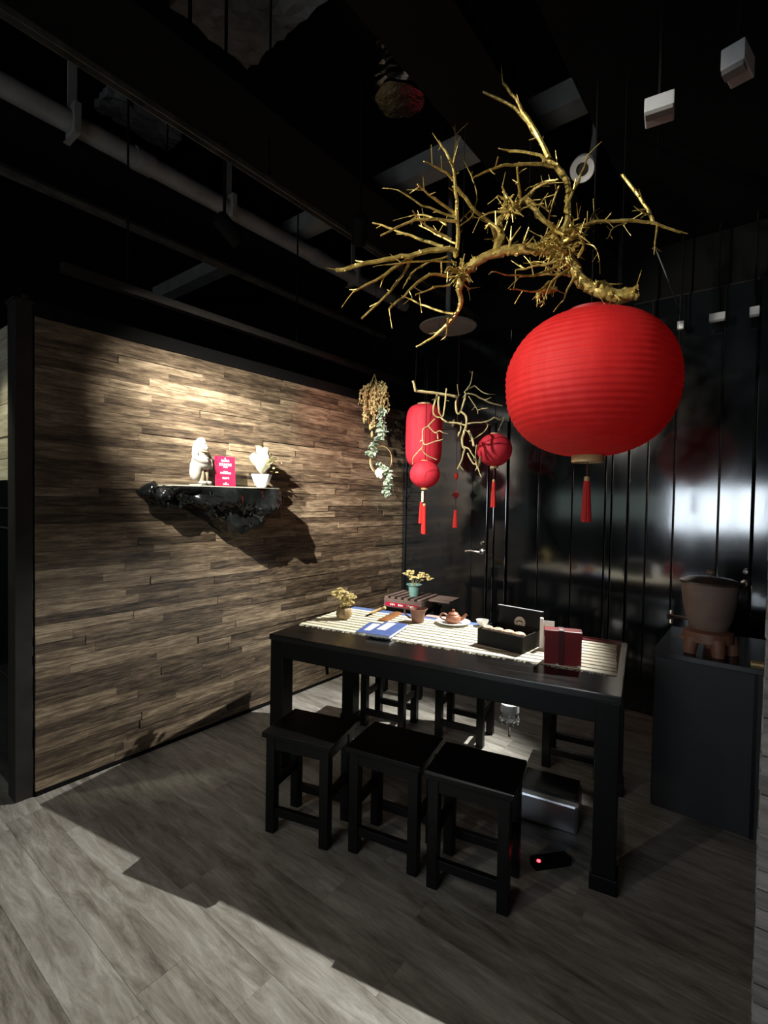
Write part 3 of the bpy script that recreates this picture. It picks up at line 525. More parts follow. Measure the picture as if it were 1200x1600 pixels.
for i in range(NSX+1):
    y = 1.31 + .915*i/NSX
    zb = lerp_tab(bot, y); D = lerp_tab(dpt, y); zt = 1.533 - (.02 if y < 1.40 else 0) - max(0, (y-2.16))*.35
    hgt = zt - zb; rg = []
    for j in range(NT):
        t = j/(NT-1)
        if t < .25: px, pz = D*t/.25, zt
        else:
            a = (t-.25)/.75*PI/2
            px, pz = D*math.cos(a)**.75, zt - hgt*math.sin(a)**.9
        q = Vector((px, y, pz)); 
        w = min(1, max(0, (t-.22)*6))*min(1, (1-t)*5+.25)
        n1 = noise.noise(Vector((y*9, pz*9+px*6, 1.7))); n2 = abs(noise.noise(Vector((y*17, pz*15+px*9, 8.1)))); n3 = noise.noise(Vector((y*40, pz*40, px*40)))
        k = (n1*.075 + (n2-.2)*.035 + n3*.003)*w
        a = (t-.25)/.75*PI/2 if t > .25 else 0
        q += Vector((math.cos(a)*k, 0, -math.sin(a)*k*.7))
        q.x = max(q.x, 0)
        rg.append(bm.verts.new((q.x, q.y-1.77, q.z-1.535)))
    ringsr.append(rg)
for a, b in zip(ringsr, ringsr[1:]):
    for j in range(NT-1): bm.faces.new((a[j], a[j+1], b[j+1], b[j]))
bm.faces.new(ringsr[0]); bm.faces.new(ringsr[-1])
obj('root_body', bm, rootmat, shelf, True)
bm = bmesh.new()
for c, s in (((.10, -.43, -.03), (.05, .045, .04)), ((.14, -.37, -.045), (.05, .05, .035)), ((.08, -.40, .0), (.03, .03, .02)), ((.13, -.33, -.015), (.028, .04, .02)), ((.12, .40, -.08), (.05, .04, .05))):
    ellip(bm, c, s, 3)
for v in bm.verts: v.co += v.normal*0 + Vector((noise.noise(v.co*22), noise.noise(v.co*22+Vector((9, 0, 0))), noise.noise(v.co*22+Vector((0, 9, 0)))))*.018
obj('root_knot', bm, rootmat, shelf, True)
bm = bmesh.new()
ys = [-.335+.72*i/24 for i in range(25)]
lo = [(0.004, y) for y in ys]; hi = [(lerp_tab(dpt, y+1.77)-.006+noise.noise(Vector((y*8, 2, 0)))*.012, y) for y in ys]
va = [(bm.verts.new((a[0], a[1], 0.001)), bm.verts.new((b[0], b[1], 0.001))) for a, b in zip(lo, hi)]
fs = [bm.faces.new((a[0], a[1], b[1], b[0])) for a, b in zip(va, va[1:])]
ex = bmesh.ops.extrude_face_region(bm, geom=fs)
for v in [g for g in ex['geom'] if isinstance(g, bmesh.types.BMVert)]: v.co.z = .0075
obj('top_board', bm, slabtop, shelf)
SZ = 1.535 + .0085
# figurine: one continuous body
stone = noisy('white_stone', [(.22, .20, .17), (.33, .31, .27)], 14, .7, bump=.3)
fg = empty('stone_figurine', (XL+.108, 1.645, SZ), rad(22), 'white stone figurine of a robed standing figure on the left of the black shelf', 'statue')
bm = bmesh.new()
for c, s in (((-.004, -.044, .078), (.034, .034, .050)), ((-.004, -.036, .11), (.036, .036, .05)), ((-.006, .046, .080), (.024, .024, .048)), ((-.012, 0, .09), (.026, .05, .05)), ((.0, 0, .145), (.044, .064, .050)), ((.008, .006, .125), (.042, .058, .034)),
             ((-.004, .0, .190), (.040, .058, .034)), ((-.004, -.008, .215), (.036, .048, .034)), ((-.008, -.006, .24), (.030, .036, .034)), ((.004, .006, .246), (.029, .031, .033)), ((.002, .002, .268), (.026, .027, .018)),
             ((.030, .010, .238), (.009, .007, .008)), ((.022, .016, .222), (.018, .020, .016)), ((.004, .038, .235), (.008, .006, .010)), ((.004, -.026, .236), (.010, .008, .016))):
    ellip(bm, c, s, 3)
tube(bm, smoothpts([(.0, -.050, .195), (.012, -.062, .165), (.034, -.036, .145), (.046, .0, .142)], 4), [.020, .0195, .019, .0185, .018, .0175, .017, .0165, .016, .0155, .015, .0145, .014], 10)
tube(bm, smoothpts([(.0, .050, .195), (.014, .064, .160), (.024, .062, .125), (.036, .046, .105)], 4), [.019, .0185, .018, .0175, .017, .0165, .016, .0155, .015, .0145, .014, .0135, .013], 10)
tube(bm, [(.034*math.cos(a)+.004, .052*math.sin(a), .158) for a in [2*PI*k/24 for k in range(25)]], .008, 6)
o = obj('statue_body', bm, stone, fg, True)
md = o.modifiers.new('remesh', 'REMESH'); md.mode = 'VOXEL'; md.voxel_size = .0042; md.use_smooth_shade = True
sm = o.modifiers.new('smooth', 'SMOOTH'); sm.factor = .5; sm.iterations = 3
bm = bmesh.new()
for c, s in (((.012, -.012, .055), (.022, .020, .048)), ((.012, .026, .055), (.022, .019, .048))): ellip(bm, c, s, 3)
obj('trousers', bm, noisy('tan_stone', [(.22, .18, .11), (.30, .25, .16)], 14, .7), fg, True)
for yy in (-.014, .030): obj('shoe', ellip(bmesh.new(), (.026, yy, .018), (.030, .018, .012), 3), stone, fg, True)
obj('shade_band', T([(.037*math.cos(a)+.002, .048*math.sin(a), .206-.006*math.cos(a)) for a in [2*PI*k/24 for k in range(25)]], .0055, 6), noisy('tan_shade_band', [(.24, .20, .12), (.32, .27, .17)], 14, .7), fg, True)  # tan band paints the shadow between hood and robe
obj('plinth', B((.004, .004, .004, .084, .115, .008), bev=.002), stone, fg)
bm = bmesh.new(); ellip(bm, (.0315, -.006, .250), (.003, .004, .003), 1); ellip(bm, (.0315, .018, .250), (.003, .004, .003), 1); ellip(bm, (.037, .012, .220), (.002, .009, .002), 1)
obj('face_marks', bm, matgrey, fg)
# red sign with white lines of print
signred = noisy('bright_red_acrylic', [(.42, .012, .045), (.50, .018, .06)], 6, .3)
printwhite = mat('white_print', (.85, .82, .80), .6)
sg = empty('red_sign', (XL+.105, 1.82, SZ), 0, 'small bright red standing sign with lines of white print on the black shelf', 'sign')
sgp = obj('sign_plate', B((0, 0, .094, .008, .142, .188), bev=.0015), signred, sg, rot=(0, rad(-4), 0))
bm = bmesh.new()
def glyphs(y0, y1, zc, h, n, dens=.8):
    w = (y1-y0)/n
    for i in range(n):
        yc = y0 + w*(i+.5)
        for k in range(3):
            hh = h/3*.62; bmesh.ops.create_cube(bm, size=1, matrix=Matrix.Translation((.0045, yc, zc-h/2+h*(k+.5)/3)) @ Matrix.Diagonal((.0006, w*random.uniform(.6, .95)*dens, hh, 1)))
        bmesh.ops.create_cube(bm, size=1, matrix=Matrix.Translation((.0046, yc+random.uniform(-.1, .1)*w, zc)) @ Matrix.Diagonal((.0006, w*.16, h, 1)))
glyphs(-.006, .006, .174, .010, 1); glyphs(-.030, .030, .160, .013, 5); glyphs(-.046, .046, .136, .017, 6); glyphs(-.016, .016, .121, .010, 3)
glyphs(-.016, .016, .092, .007, 3); glyphs(-.040, .040, .083, .011, 8); glyphs(-.026, .026, .052, .013, 4); glyphs(-.008, .008, .022, .009, 1); glyphs(-.022, .022, .013, .009, 4)
obj('sign_print', bm, printwhite, sgp)
obj('sign_foot', B((-.012, 0, .002, .05, .10, .004)), signred, sg)
# bowl with pale petals
bl = empty('flower_bowl', (XL+.108, 2.093, SZ), 0, 'pale grey pointed-rim bowl of white blossoms at the right of the black shelf', 'bowl')
bm = lathe([(0, 0), (.026, 0), (.030, .006), (.052, .040), (.068, .088), (.062, .088), (.046, .042), (0, .02)], 40)
for v in bm.verts:
    if v.co.z > .05:
        k = 1 + .10*max(0, math.cos(4*math.atan2(v.co.y, v.co.x)))**4*(v.co.z-.05)/.04; v.co.x *= k; v.co.y *= k; v.co.z += .35*(k-1)*.07*(v.co.z > .08)
obj('bowl_body', bm, noisy('celadon_glaze', [(.52, .56, .55), (.62, .65, .63)], 9, .3), bl, True)
petalm = noisy('cream_petal', [(.78, .74, .50), (.86, .85, .74)], 12, .6)
petalm_w = noisy("white_rose", [(.80, .78, .72), (.88, .87, .84)], 12, .6)
leafy = noisy('yellow_green_leaf', [(.42, .48, .12), (.60, .60, .24)], 12, .6)
def leafmesh(l, w, cup=.25, n=6):
    bm = bmesh.new(); rr = []
    for i in range(n+1):
        t = i/n; ww = w*math.sin(PI*min(1, t*.93+.05))**.8*.5
        rr.append([bm.verts.new((s*ww, t*l, cup*w*abs(s)**2 - cup*l*t*t*.5)) for s in (-1, -.5, 0, .5, 1)])
    for a, b in zip(rr, rr[1:]):
        for k in range(4): bm.faces.new((a[k], a[k+1], b[k+1], b[k]))
    bmesh.ops.solidify(bm, geom=bm.faces[:], thickness=.0012)
    return bm
pm = mesh(leafmesh(.10, .075), 'petal', True); lm = mesh(leafmesh(.09, .04), 'leaf', True)
for (az, tilt, z, s) in ((-70, 45, .10, 1.05), (-110, 65, .10, .9), (80, 62, .11, .9), (0, 70, .12, 1.0), (-25, 40, .09, .8), (45, 50, .10, .9), (-90, 78, .13, 1.0), (100, 80, .12, .9)):
    o = link('petal', pm, petalm, bl, (0, 0, z), (rad(tilt), 0, rad(az-90))); o.scale = (s*1.55, s*1.55, s*1.55)
for (az, tilt, z, s) in ((-100, 72, .15, .9), (60, 40, .10, .8), (110, 60, .12, .9)):
    o = link('leaf', lm, leafy, bl, (0, 0, z), (rad(tilt), 0, rad(az-90))); o.scale = (s, s, s)
bm = bmesh.new()
for i in range(9): floret(bm, (.02+random.uniform(-.02, .02), .075+random.uniform(-.02, .05), .13+random.uniform(-.04, .07)), .009)
obj('sprig', bm, dryflower, bl, True)
obj('stem', T([(0, 0, .03), (0, .005, .15)], .003, 6), leafy, bl)
# ---------------------------------------------------------------- lanterns
def fabric(name, c1, c2, trans=.35, freq=0):
    m = noisy(name, [c1, c2], 9, .7, stretch=(3, 3, .6)); nt = m.node_tree; b = nt.nodes['Principled BSDF']; out = nt.nodes['Material Output']
    tr = nd(m, 'ShaderNodeBsdfTranslucent'); tr.inputs[0].default_value = (*c2, 1); mx = nd(m, 'ShaderNodeMixShader'); mx.inputs[0].default_value = trans
    nt.links.new(b.outputs[0], mx.inputs[1]); nt.links.new(tr.outputs[0], mx.inputs[2]); nt.links.new(mx.outputs[0], out.inputs[0]); return m
red_fab = fabric('red_lantern_gauze', (.70, .012, .014), (.84, .026, .024), .35)
red_small = fabric('pink_red_gauze', (.62, .02, .045), (.76, .045, .075), .3)
tasselred = noisy('red_tassel_thread', [(.50, .012, .012), (.70, .025, .02)], 60, .7, stretch=(3, 3, .2))
ringwood = noisy('gilt_lantern_ring', [(.40, .26, .10), (.60, .42, .20)], 14, .4)
cordm = noisy('dark_red_cord', [(.10, .015, .012), (.16, .03, .02)], 30, .8)
ribm = mat('lantern_wire', (.30, .008, .010), .6)
def tassel(parent, z0, cord, length, rr, mt_=None):
    obj('cord', T([(0, 0, z0), (0, 0, z0-cord)], max(.0022, rr*.13), 6), cordm, parent)
    hd = obj('bead', lathe([(0, .012), (.5*rr, .010), (.62*rr, 0), (.5*rr, -.010), (0, -.012)], 16), ringwood, parent, True, (0, 0, z0-cord))
    bm = bmesh.new(); n = 22
    for k in range(n):
        a = 2*PI*k/n; q = random.uniform(.55, 1); top = .45*rr
        tube(bm, [(top*math.cos(a), top*math.sin(a), z0-cord-.008), (rr*.72*q*math.cos(a), rr*.72*q*math.sin(a), z0-cord-length*.45), (rr*q*math.cos(a), rr*q*math.sin(a), z0-cord-length*random.uniform(.96, 1))], rr*.22, 5)
    obj('tassel', bm, tasselred, parent, True)
def lantern(name, loc, rx, rz, label, cord, tl, tr_, fab, ribs=0, power=2.0, topr=.35, ceilz=CEIL, group=None, gores=0):
    t = empty(name, loc, 0, label, 'lantern', group)
    bm = bmesh.new(); prof = []; N = max(ribs*4, 40)
    a0 = math.asin(min(.98, topr))
    for i in range(N+1):
        a = -PI/2 + a0 + (PI-2*a0)*i/N
        c, s_ = math.cos(a), math.sin(a)
        k = (abs(c)**power + abs(s_)**power)**(-1/power) if power != 2 else 1
        rib = 1 + (.013*(1-abs(((i % 4)/4)*2-1)) if ribs else 0)
        prof.append((rx*c*k*rib, rz*s_*k))
    seg = 64; bm = lathe(prof, seg)
    if gores:
        for v in bm.verts:
            q = .012*abs(math.cos(gores/2*math.atan2(v.co.y, v.co.x))); v.co.x *= 1-q; v.co.y *= 1-q
    ph = random.uniform(0, 6)
    for v in bm.verts:
        k = 1 + .008*noise.noise(Vector((v.co.x*7+ph, v.co.y*7, v.co.z*9))); v.co.x *= k; v.co.y *= k
    sh = obj('shade', bm, fab, t, True)
    zt, zb = prof[-1][1], prof[0][1]; rt, rb = prof[-1][0], prof[0][0]
    obj('top_ring', lathe([(rt*.98, zt-.012), (rt*1.02, zt-.012), (rt*1.0, zt+rz*.05), (rt*.9, zt+rz*.05), (0, zt+rz*.04)], 32), ribm if ribs else ringwood, t, True)
    b0 = rb*.62 if ribs else rb*.95
    if ribs: obj('base_disc', lathe([(rb*1.0, zb+.001), (b0, zb-.004), (0, zb-.004)], 40), fab, t, True)
    obj('bottom_ring', lathe([(0, zb), (b0*.95, zb), (b0, zb-.004), (b0, zb-rz*.09-.006), (b0*.86, zb-rz*.09-.006), (b0*.84, zb-.008), (0, zb-.006)], 32), ringwood, t, True)
    if ceilz: obj('hanging_cord', T([(0, 0, zt), (0, 0, ceilz-loc[2])], .003, 6), black_dull, t)
    if tl: tassel(t, zb-rz*.05, cord, tl, tr_)
    return t
lantern('big_lantern', (-.590, 2.085, 1.955), .327, .288, 'very large round red ribbed paper lantern hanging over the right of the table', .085, .175, .019, red_fab, ribs=30, power=2.25, topr=.30, gores=8)
lantern('tall_lantern', (-2.258, 3.40, 2.005), .150, .255, 'tall cylindrical red lantern hanging behind the pale twigs', 0, 0, 0, red_small, power=4.2, topr=.36)
l1 = lantern('small_lantern', (-2.143, 3.25, 1.683), .118, .108, 'small round pinkish red lantern with tassels hanging in front of the tall lantern', .13, .23, .021, red_small, topr=.25, ceilz=None)
obj('hanging_cord', T([(0, 0, .105), (.01, .01, CEIL-1.683)], .0025, 6), black_dull, l1)
obj('tag', B((-.004, -.02, -.175, .018, .004, .085)), noisy('cream_tag', [(.70, .58, .38), (.78, .68, .5)], 20, .7), l1)
bm = bmesh.new()
for k in range(14): a = 2*PI*k/14; tube(bm, [(-.02+.006*math.cos(a), -.012+.006*math.sin(a), -.215), (-.024+.013*math.cos(a), -.012+.013*math.sin(a), -.385)], .004, 5)
obj('tassel', bm, tasselred, l1, True)
lantern('round_lantern', (-1.628, 3.40, 1.862), .128, .122, 'small round deep red lantern with one tassel, left of the very large lantern', .105, .20, .018, red_small, topr=.25)
# dim pendant charm near the door
pc = empty('tassel_charm', (-2.12, 3.70, 1.70), 0, 'slim dim red tassel charm hanging in front of the black door', 'charm')
obj('cord', T([(0, 0, CEIL-1.70), (0, 0, -.27)], .0022, 6), cordm, pc)
obj('top_knot', lathe([(0, .02), (.014, .012), (.018, 0), (.014, -.03), (0, -.045)], 14), tasselred, pc, True)
obj('knot_plate', B((0, 0, -.17, .055, .012, .055, Matrix.Rotation(rad(45), 3, 'Y')), bev=.003), ribm, pc)
bm = bmesh.new()
for k in range(14): a = 2*PI*k/14; tube(bm, [(.007*math.cos(a), .007*math.sin(a), -.30), (.016*math.cos(a), .016*math.sin(a), -.45)], .005, 5)
obj('tassel', bm, tasselred, pc, True)
# ---------------------------------------------------------------- branches
def branch(name, data, m, label, trunk_n, bumps, twig_extra, wires):
    t = empty(name, data[0][len(data[0])//2][:3], 0, label, 'branch'); O = Vector(t.location)
    for i, L_ in enumerate(data):
        pts = smoothpts([Vector(p[:3]).to_4d() for p in L_], 4); n = len(pts)
        rs = []
        for k in range(n):
            j = min(k/4, len(L_)-1); a = int(j); b = min(a+1, len(L_)-1); rs.append(L_[a][3] + (L_[b][3]-L_[a][3])*(j-a))
        P3 = [Vector(p[:3]) - O for p in pts]
        P3 = [p + Vector((noise.noise(p*23), noise.noise(p*23+Vector((7, 0, 0))), noise.noise(p*23+Vector((0, 7, 0)))))*.006*(0 < k < n-1) for k, p in enumerate(P3)]
        rs = [rr*(1+.28*noise.noise(Vector((k*1.3, i*3.1, 0)))) for k, rr in enumerate(rs)]
        bm = T(P3, rs, 9 if i < trunk_n else 6)
        if bumps:
            for _ in range(70 if i < trunk_n else int(n*.6)):
                k = random.randrange(n); rr = rs[k]; d = Vector((random.gauss(0, 1), random.gauss(0, 1), random.gauss(0, 1))).normalized()
                ellip(bm, P3[k]+d*rr*.8, (rr*.6,)*3, 1)
        if i >= trunk_n:
            for _ in range(twig_extra):
                k = random.randrange(1, n); d = Vector((random.gauss(0, 1), random.gauss(0, 1), random.gauss(0, 1))).normalized()
                dirn = (P3[min(k+1, n-1)]-P3[k-1]).normalized(); d = (d*.7+dirn*.6).normalized(); l = random.uniform(.012, .075)
                tube(bm, [P3[k], P3[k]+d*l*.5, P3[k]+d*l+Vector((0, 0, random.uniform(-.005, .005)))], [min(rs[k]*.6, .0034), min(rs[k]*.5, .0026), .0012], 4)
        obj('trunk' if i < trunk_n else 'twig', bm, m, t, True)
    for w in wires:
        p = Vector(w) - O
        obj('hanging_wire', T([p, Vector((p.x, p.y, CEIL-O.z))], .0012, 5), black_dull, t)
    return t, O
bt, BO = branch('gold_branch', BIG_BRANCH, gold, 'large gold painted bare branch hanging above the very large lantern', 1, True, 4, [BIG_BRANCH[0][1][:3], BIG_BRANCH[0][8][:3], BIG_BRANCH[0][13][:3]])
# dense clusters of little spurs on the two knots
bm = bmesh.new()
for c, n, R_ in ((BIG_BRANCH[0][6], 110, .10), (BIG_BRANCH[0][13], 60, .07), ((-0.86, 1.905, 2.665), 60, .06), (BIG_BRANCH[0][7], 40, .06)):
    c = Vector(c[:3]) - BO
    for _ in range(n):
        d = Vector((random.gauss(0, 1), random.gauss(0, 1), random.gauss(0, 1))).normalized(); p = c + d*random.uniform(.1, 1)*R_*.65 + Vector((0, 0, .2*R_)); e = (d+Vector((random.gauss(0, .5), random.gauss(0, .5), random.gauss(0, .5)))).normalized()
        l = random.uniform(.25, .9)*R_*.8
        tube(bm, [p, p+e*l*.5+Vector((0, 0, .004)), p+e*l], [.0042, .003, .0014], 5)
        if random.random() < .4: ellip(bm, p, (.006, .006, .006), 1)
o = obj('spurs', bm, gold, bt, True); o['kind'] = 'stuff'
b2, BO2 = branch('pale_branch', SMALL_BRANCH, palebark, 'small pale bare branch hanging among the small lanterns', 1, False, 1, [SMALL_BRANCH[0][1][:3], SMALL_BRANCH[0][3][:3]])
for p, s in (((-1.779, 3.046, 2.025), (.010, .010, .028)), ((-1.624, 3.158, 1.758), (.011, .011, .04)), ((-1.746, 3.069, 1.948), (.007, .007, .02))):
    obj('seed_pod', ellip(bmesh.new(), (0, 0, 0), s, 2), palebark, b2, True, Vector(p)-BO2, (0, rad(12), 0))
# hanging blue-grey rod with a small white end
hw = empty('hanging_rod', (-.461, 2.60, 2.68), 0, 'thin bluish rod with a white end cap hanging right of the gold branch', 'rod')
E_ = Vector((-.366, 2.664, 2.404)) - Vector((-.461, 2.60, 2.68))
obj('rod', T([(0, 0, .0), E_], .004, 6), gunmetal, hw)
obj('end_cap', B((E_.x+.014, E_.y+.008, E_.z-.09, .02, .02, .035), bev=.003), white_plastic, hw)
obj('cap_cord', T([E_, (E_.x+.014, E_.y+.008, E_.z-.075)], .0015, 5), black_dull, hw)
obj('hanging_wire', T([(0, 0, 0), (0, 0, CEIL-2.68)], .0012, 5), black_dull, hw)
# ---------------------------------------------------------------- hanging dried bunch, ivy garland, hoop
HY = 3.10
dry = noisy('dried_olive_bunch', [(.20, .15, .05), (.36, .29, .12), (.50, .42, .20)], 40, .8)
ivyg = noisy('pale_ivy_leaf', [(.34, .48, .36), (.55, .68, .55), (.70, .78, .66)], 20, .6, per_object=.3)
db = empty('dried_bunch', (-2.548, HY, 2.487), 0, 'bunch of dried olive yellow flowers hanging upside down by the wall corner', 'dried flowers')
obj('hanging_cord', T([(0, 0, 0), (0, 0, CEIL-2.487)], .002, 5), black_dull, db)
bm = bmesh.new()
tube(bm, smoothpts([(0, 0, 0), (-.03, 0, -.07), (-.04, 0, -.14)], 3), .004, 5); tube(bm, smoothpts([(0, 0, 0), (.025, .01, -.09), (.04, 0, -.16)], 3), .005, 5)
bb = bmesh.new()
for i in range(46):
    a = random.uniform(-1, 1); d = random.uniform(-.06, .06); top = Vector((a*.05, d*.3, -random.uniform(.05, .12))); l = random.uniform(.12, .34) if abs(a) < .7 else random.uniform(.10, .22)
    if a > .2: l *= 1.0
    pts = smoothpts([top, top+Vector((a*.075, d*.6, -l*.35)), top+Vector((a*.075+random.uniform(-.02, .02), d, -l))], 4)
    tube(bm, pts, .0018, 4)
    for k in range(2, len(pts)):
        for _ in range(2):
            s = random.uniform(.004, .009); ellip(bb, pts[k]+Vector((random.uniform(-.014, .014), random.uniform(-.014, .014), random.uniform(-.012, .012))), (s, s, s*1.4), 1)
obj('stems', bm, dry, db); o = obj('buds', bb, dry, db, True); o['kind'] = 'stuff'
for x, z in ((-.10, -.36), (-.035, -.42), (-.015, -.48)): obj('pod', ellip(bmesh.new(), (x, .0, z), (.010, .010, .028), 2), dry, db, True)
iv = empty('ivy_garland', (-2.454, HY, 2.16), 0, 'pale green artificial ivy garland trailing from the dried bunch through the hoop', 'garland')
ivp = [(-2.454, 2.19), (-2.470, 2.139), (-2.462, 2.080), (-2.452, 2.020), (-2.477, 1.972), (-2.531, 1.926), (-2.558, 1.885), (-2.572, 1.836)]
ivq = [(-2.470, 1.77), (-2.440, 1.735), (-2.400, 1.705), (-2.383, 1.648), (-2.395, 1.613), (-2.392, 1.571), (-2.414, 1.516)]
leaf2 = mesh(leafmesh(.05, .04, .3, 4), 'ivy_leaf', True)
O = Vector((-2.454, HY, 2.16))
for q, wd in ((ivp, .035), (ivq, .026)):
    pts = smoothpts([Vector((x, HY, z)) - O for x, z in q], 5)
    obj('vine', T(pts, .003, 5), stemgreen, iv)
    for i, p in enumerate(pts):
        for k in range(3):
            a = random.uniform(0, 2*PI)
            o = link('ivy_leaf', leaf2, ivyg, iv, p+Vector((random.uniform(-.012, .012), random.uniform(-.012, .012), random.uniform(-.01, .01))), (rad(random.uniform(-60, 20)), rad(random.uniform(-40, 40)), a))
            s = random.uniform(.6, 1.15)*(wd/.035); o.scale = (s, s, s)
obj('vine', T([Vector((-2.548, HY, 2.44))-O, Vector((-2.48, HY-.01, 2.30))-O, Vector((-2.454, HY, 2.19))-O], .0025, 5), stemgreen, iv)
obj('vine', T(smoothpts([Vector((-2.572, HY, 1.836))-O, Vector((-2.565, HY, 1.77))-O, Vector((-2.52, HY-.008, 1.715))-O, Vector((-2.47, HY-.006, 1.74))-O, Vector((-2.470, HY, 1.77))-O], 4), .0025, 5), stemgreen, iv)
hp = empty('rose_hoop', (-2.469, HY, 1.795), 0, 'thin gold hoop with a white rose hanging within the ivy', 'hoop')
CIRC = [(.112*math.cos(a), 0, .112*math.sin(a)) for a in [2*PI*k/40 for k in range(41)]]
obj('hoop_ring', T(CIRC, .0038, 7), brass, hp, True)
bm = bmesh.new(); ellip(bm, (0, 0, 0), (.018, .018, .018), 2)
for k in range(11):
    a = k*2.4; rr = .008+.0022*k; m3 = Rz(a); c = Vector((rr*math.cos(a), -.010+.0022*k, rr*math.sin(a)))
    ellip(bm, c, (.020, .009, .018), 2, Matrix.Rotation(a, 3, 'Y'))
obj('rose', bm, petalm_w, hp, True, (-.006, -.015, -.103))
# ---------------------------------------------------------------- counter and urn
slate = noisy('dark_slate_paint', [(.007, .0075, .009), (.011, .0115, .014)], 5, .6)
ct = empty('counter', (-.43, 2.72, 0), 0, 'dark slate grey counter with black top beside the right pillar', 'counter')
obj('front_panel', BB(.006, 1.2, 0, .02, .0, .738), slate, ct)
obj('carcass', BB(.0, 1.2, .02, .60, 0, .738), black, ct)
obj('worktop', BB(-.008, 1.21, -.012, .61, .738, .765, .003), tabletop_black, ct)
obj('edge_trim', BB(.395, .41, -.004, .0, 0.0, .738), black, ct)
urnclay = noisy('brown_unglazed_urn', [(.13, .085, .065), (.21, .145, .115)], 7, .6, bump=.15)
rust = noisy('rust_brown_clay', [(.15, .06, .035), (.24, .11, .065)], 8, .55)
ur = empty('water_urn', (-.222, 2.86, .766), 0, 'brown clay water urn with lid and metal tap on an arched stand', 'urn')
obj('urn_body', lathe([(0, .105), (.062, .105), (.080, .118), (.098, .17), (.112, .24), (.118, .30), (.119, .335), (.110, .340), (.104, .33), (0, .325)], 40), urnclay, ur, True)
ld = obj('lid', lathe([(.126, .336), (.128, .346), (.10, .358), (.04, .366), (0, .367)], 40), noisy('dark_urn_lid', [(.04, .028, .02), (.075, .05, .036)], 7, .35), ur, True)
obj('knob', lathe([(.010, .365), (.010, .376), (.018, .384), (.018, .395), (.010, .402), (0, .403)], 18), urnclay, ld, True)
sd = obj('stand_ring', lathe([(.050, .06), (.108, .06), (.104, .105), (.070, .118), (.050, .105)], 36), rust, ur, True)
for k, a in enumerate((-1.05, -2.3, 1.57, 3.3, .2)):
    if k in (3,): continue
    ca, sa = math.cos(a), math.sin(a)
    bm = T(smoothpts([(.085*ca, .085*sa, .075), (.094*ca, .094*sa, .045), (.098*ca, .098*sa, .018), (.100*ca, .100*sa, .0)], 3), [.034, .033, .032, .031, .030, .029, .028, .027, .026, .026], 12)
    obj('leg', bm, rust, ur, True)
tf = obj('tap', T(smoothpts([(-.085, -.02, .155), (-.12, -.035, .158), (-.150, -.05, .158)], 3), .0085, 10), chrome, ur, True)
obj('tap_handle', T([(-.152, -.05, .125), (-.152, -.05, .19)], .0085, 10), chrome, tf, True)
obj('tap_collar', T([(-.145, -.05, .158), (-.166, -.06, .158)], .015, 14), chrome, tf, True)
obj('stand_boss', ellip(bmesh.new(), (-.098, -.04, .062), (.018, .016, .014), 2), rust, ur, True)
wt = empty('wooden_tray', (-.085, 2.75, .765), rad(4), 'small strip of worn wood lying on the black counter by the pillar', 'board')
obj('tray_board', BB(.035, .155, 0, .05, 0, .012, .003), tan, wt)
# ---------------------------------------------------------------- side stand, slatted rack, teal vase (back left corner)
greyred = noisy('worn_grey_red_wood', [(.10, .065, .055), (.19, .13, .11), (.26, .19, .16)], 8, .65, stretch=(1, 6, 6), per_object=.2)
RK = Vector((-2.33, 3.0, .66)); RA = rad(7)
stand = empty('side_stand', (RK.x, RK.y, 0), RA, 'slim black side stand in the corner behind the table', 'stand')
obj('stand_top', BB(-.02, .34, -.02, .33, .63, .66, .003), black, stand)
for a in (-.01, .29):
    for b in (-.01, .28): obj('leg', BB(a, a+.04, b, b+.04, 0, .63), black, stand)
rk = empty('slatted_rack', RK, RA, 'low worn grey wooden rack with slotted top and a red label strip', 'rack')
obj('front_board', BB(0, .32, 0, .014, 0, .062), greyred, rk); obj('back_board', BB(0, .32, .286, .30, 0, .062), greyred, rk)
obj('end_board', BB(0, .014, .014, .286, 0, .062), greyred, rk); obj('end_board', BB(.306, .32, .014, .286, 0, .062), greyred, rk)
for k in range(6): obj('slat', BB(.004+.056*k, .036+.056*k, -.002, .302, .062, .078, .001), greyred, rk)
obj('label_strip', BB(.012, .30, -.002, 0, .006, .034), signred, rk)
bm = bmesh.new()
for x in (.06, .075, .09, .13, .145, .16, .20, .215, .235, .25):
    bmesh.ops.create_cube(bm, size=1, matrix=Matrix.Translation((x, -.0024, .020)) @ Matrix.Diagonal((.011, .0008, random.uniform(.010, .016), 1)))
obj('label_print', bm, printwhite, rk)
bb_ = obj('side_plank', BB(.33, .50, .10, .30, .058, .072, .002), greyred, rk)
obj('plank_bracket', BB(.31, .36, .15, .25, .045, .058), greyred, rk)
teal = noisy('teal_glaze', [(.12, .26, .24), (.22, .40, .37), (.28, .46, .42)], 9, .35)
tv = empty('teal_vase', RK+Rz(RA) @ Vector((.195, .12, .078)), 0, 'small teal vase of yellow dried flowers standing on the slatted rack', 'vase')
obj('vase_body', lathe([(0, 0), (.034, 0), (.037, .006), (.041, .05), (.044, .078), (.060, .088), (.061, .092), (.044, .088), (.036, .06), (0, .02)], 30), teal, tv, True)
flowers(tv, (0, 0, .05), [(-.06, -.02, .155, .022), (-.02, .0, .185, .022), (.02, .02, .145, .02), (.065, .045, .165, .02), (.09, .065, .145, .02), (-.03, -.01, .15, .02), (.05, .03, .15, .018)], .010, 7)
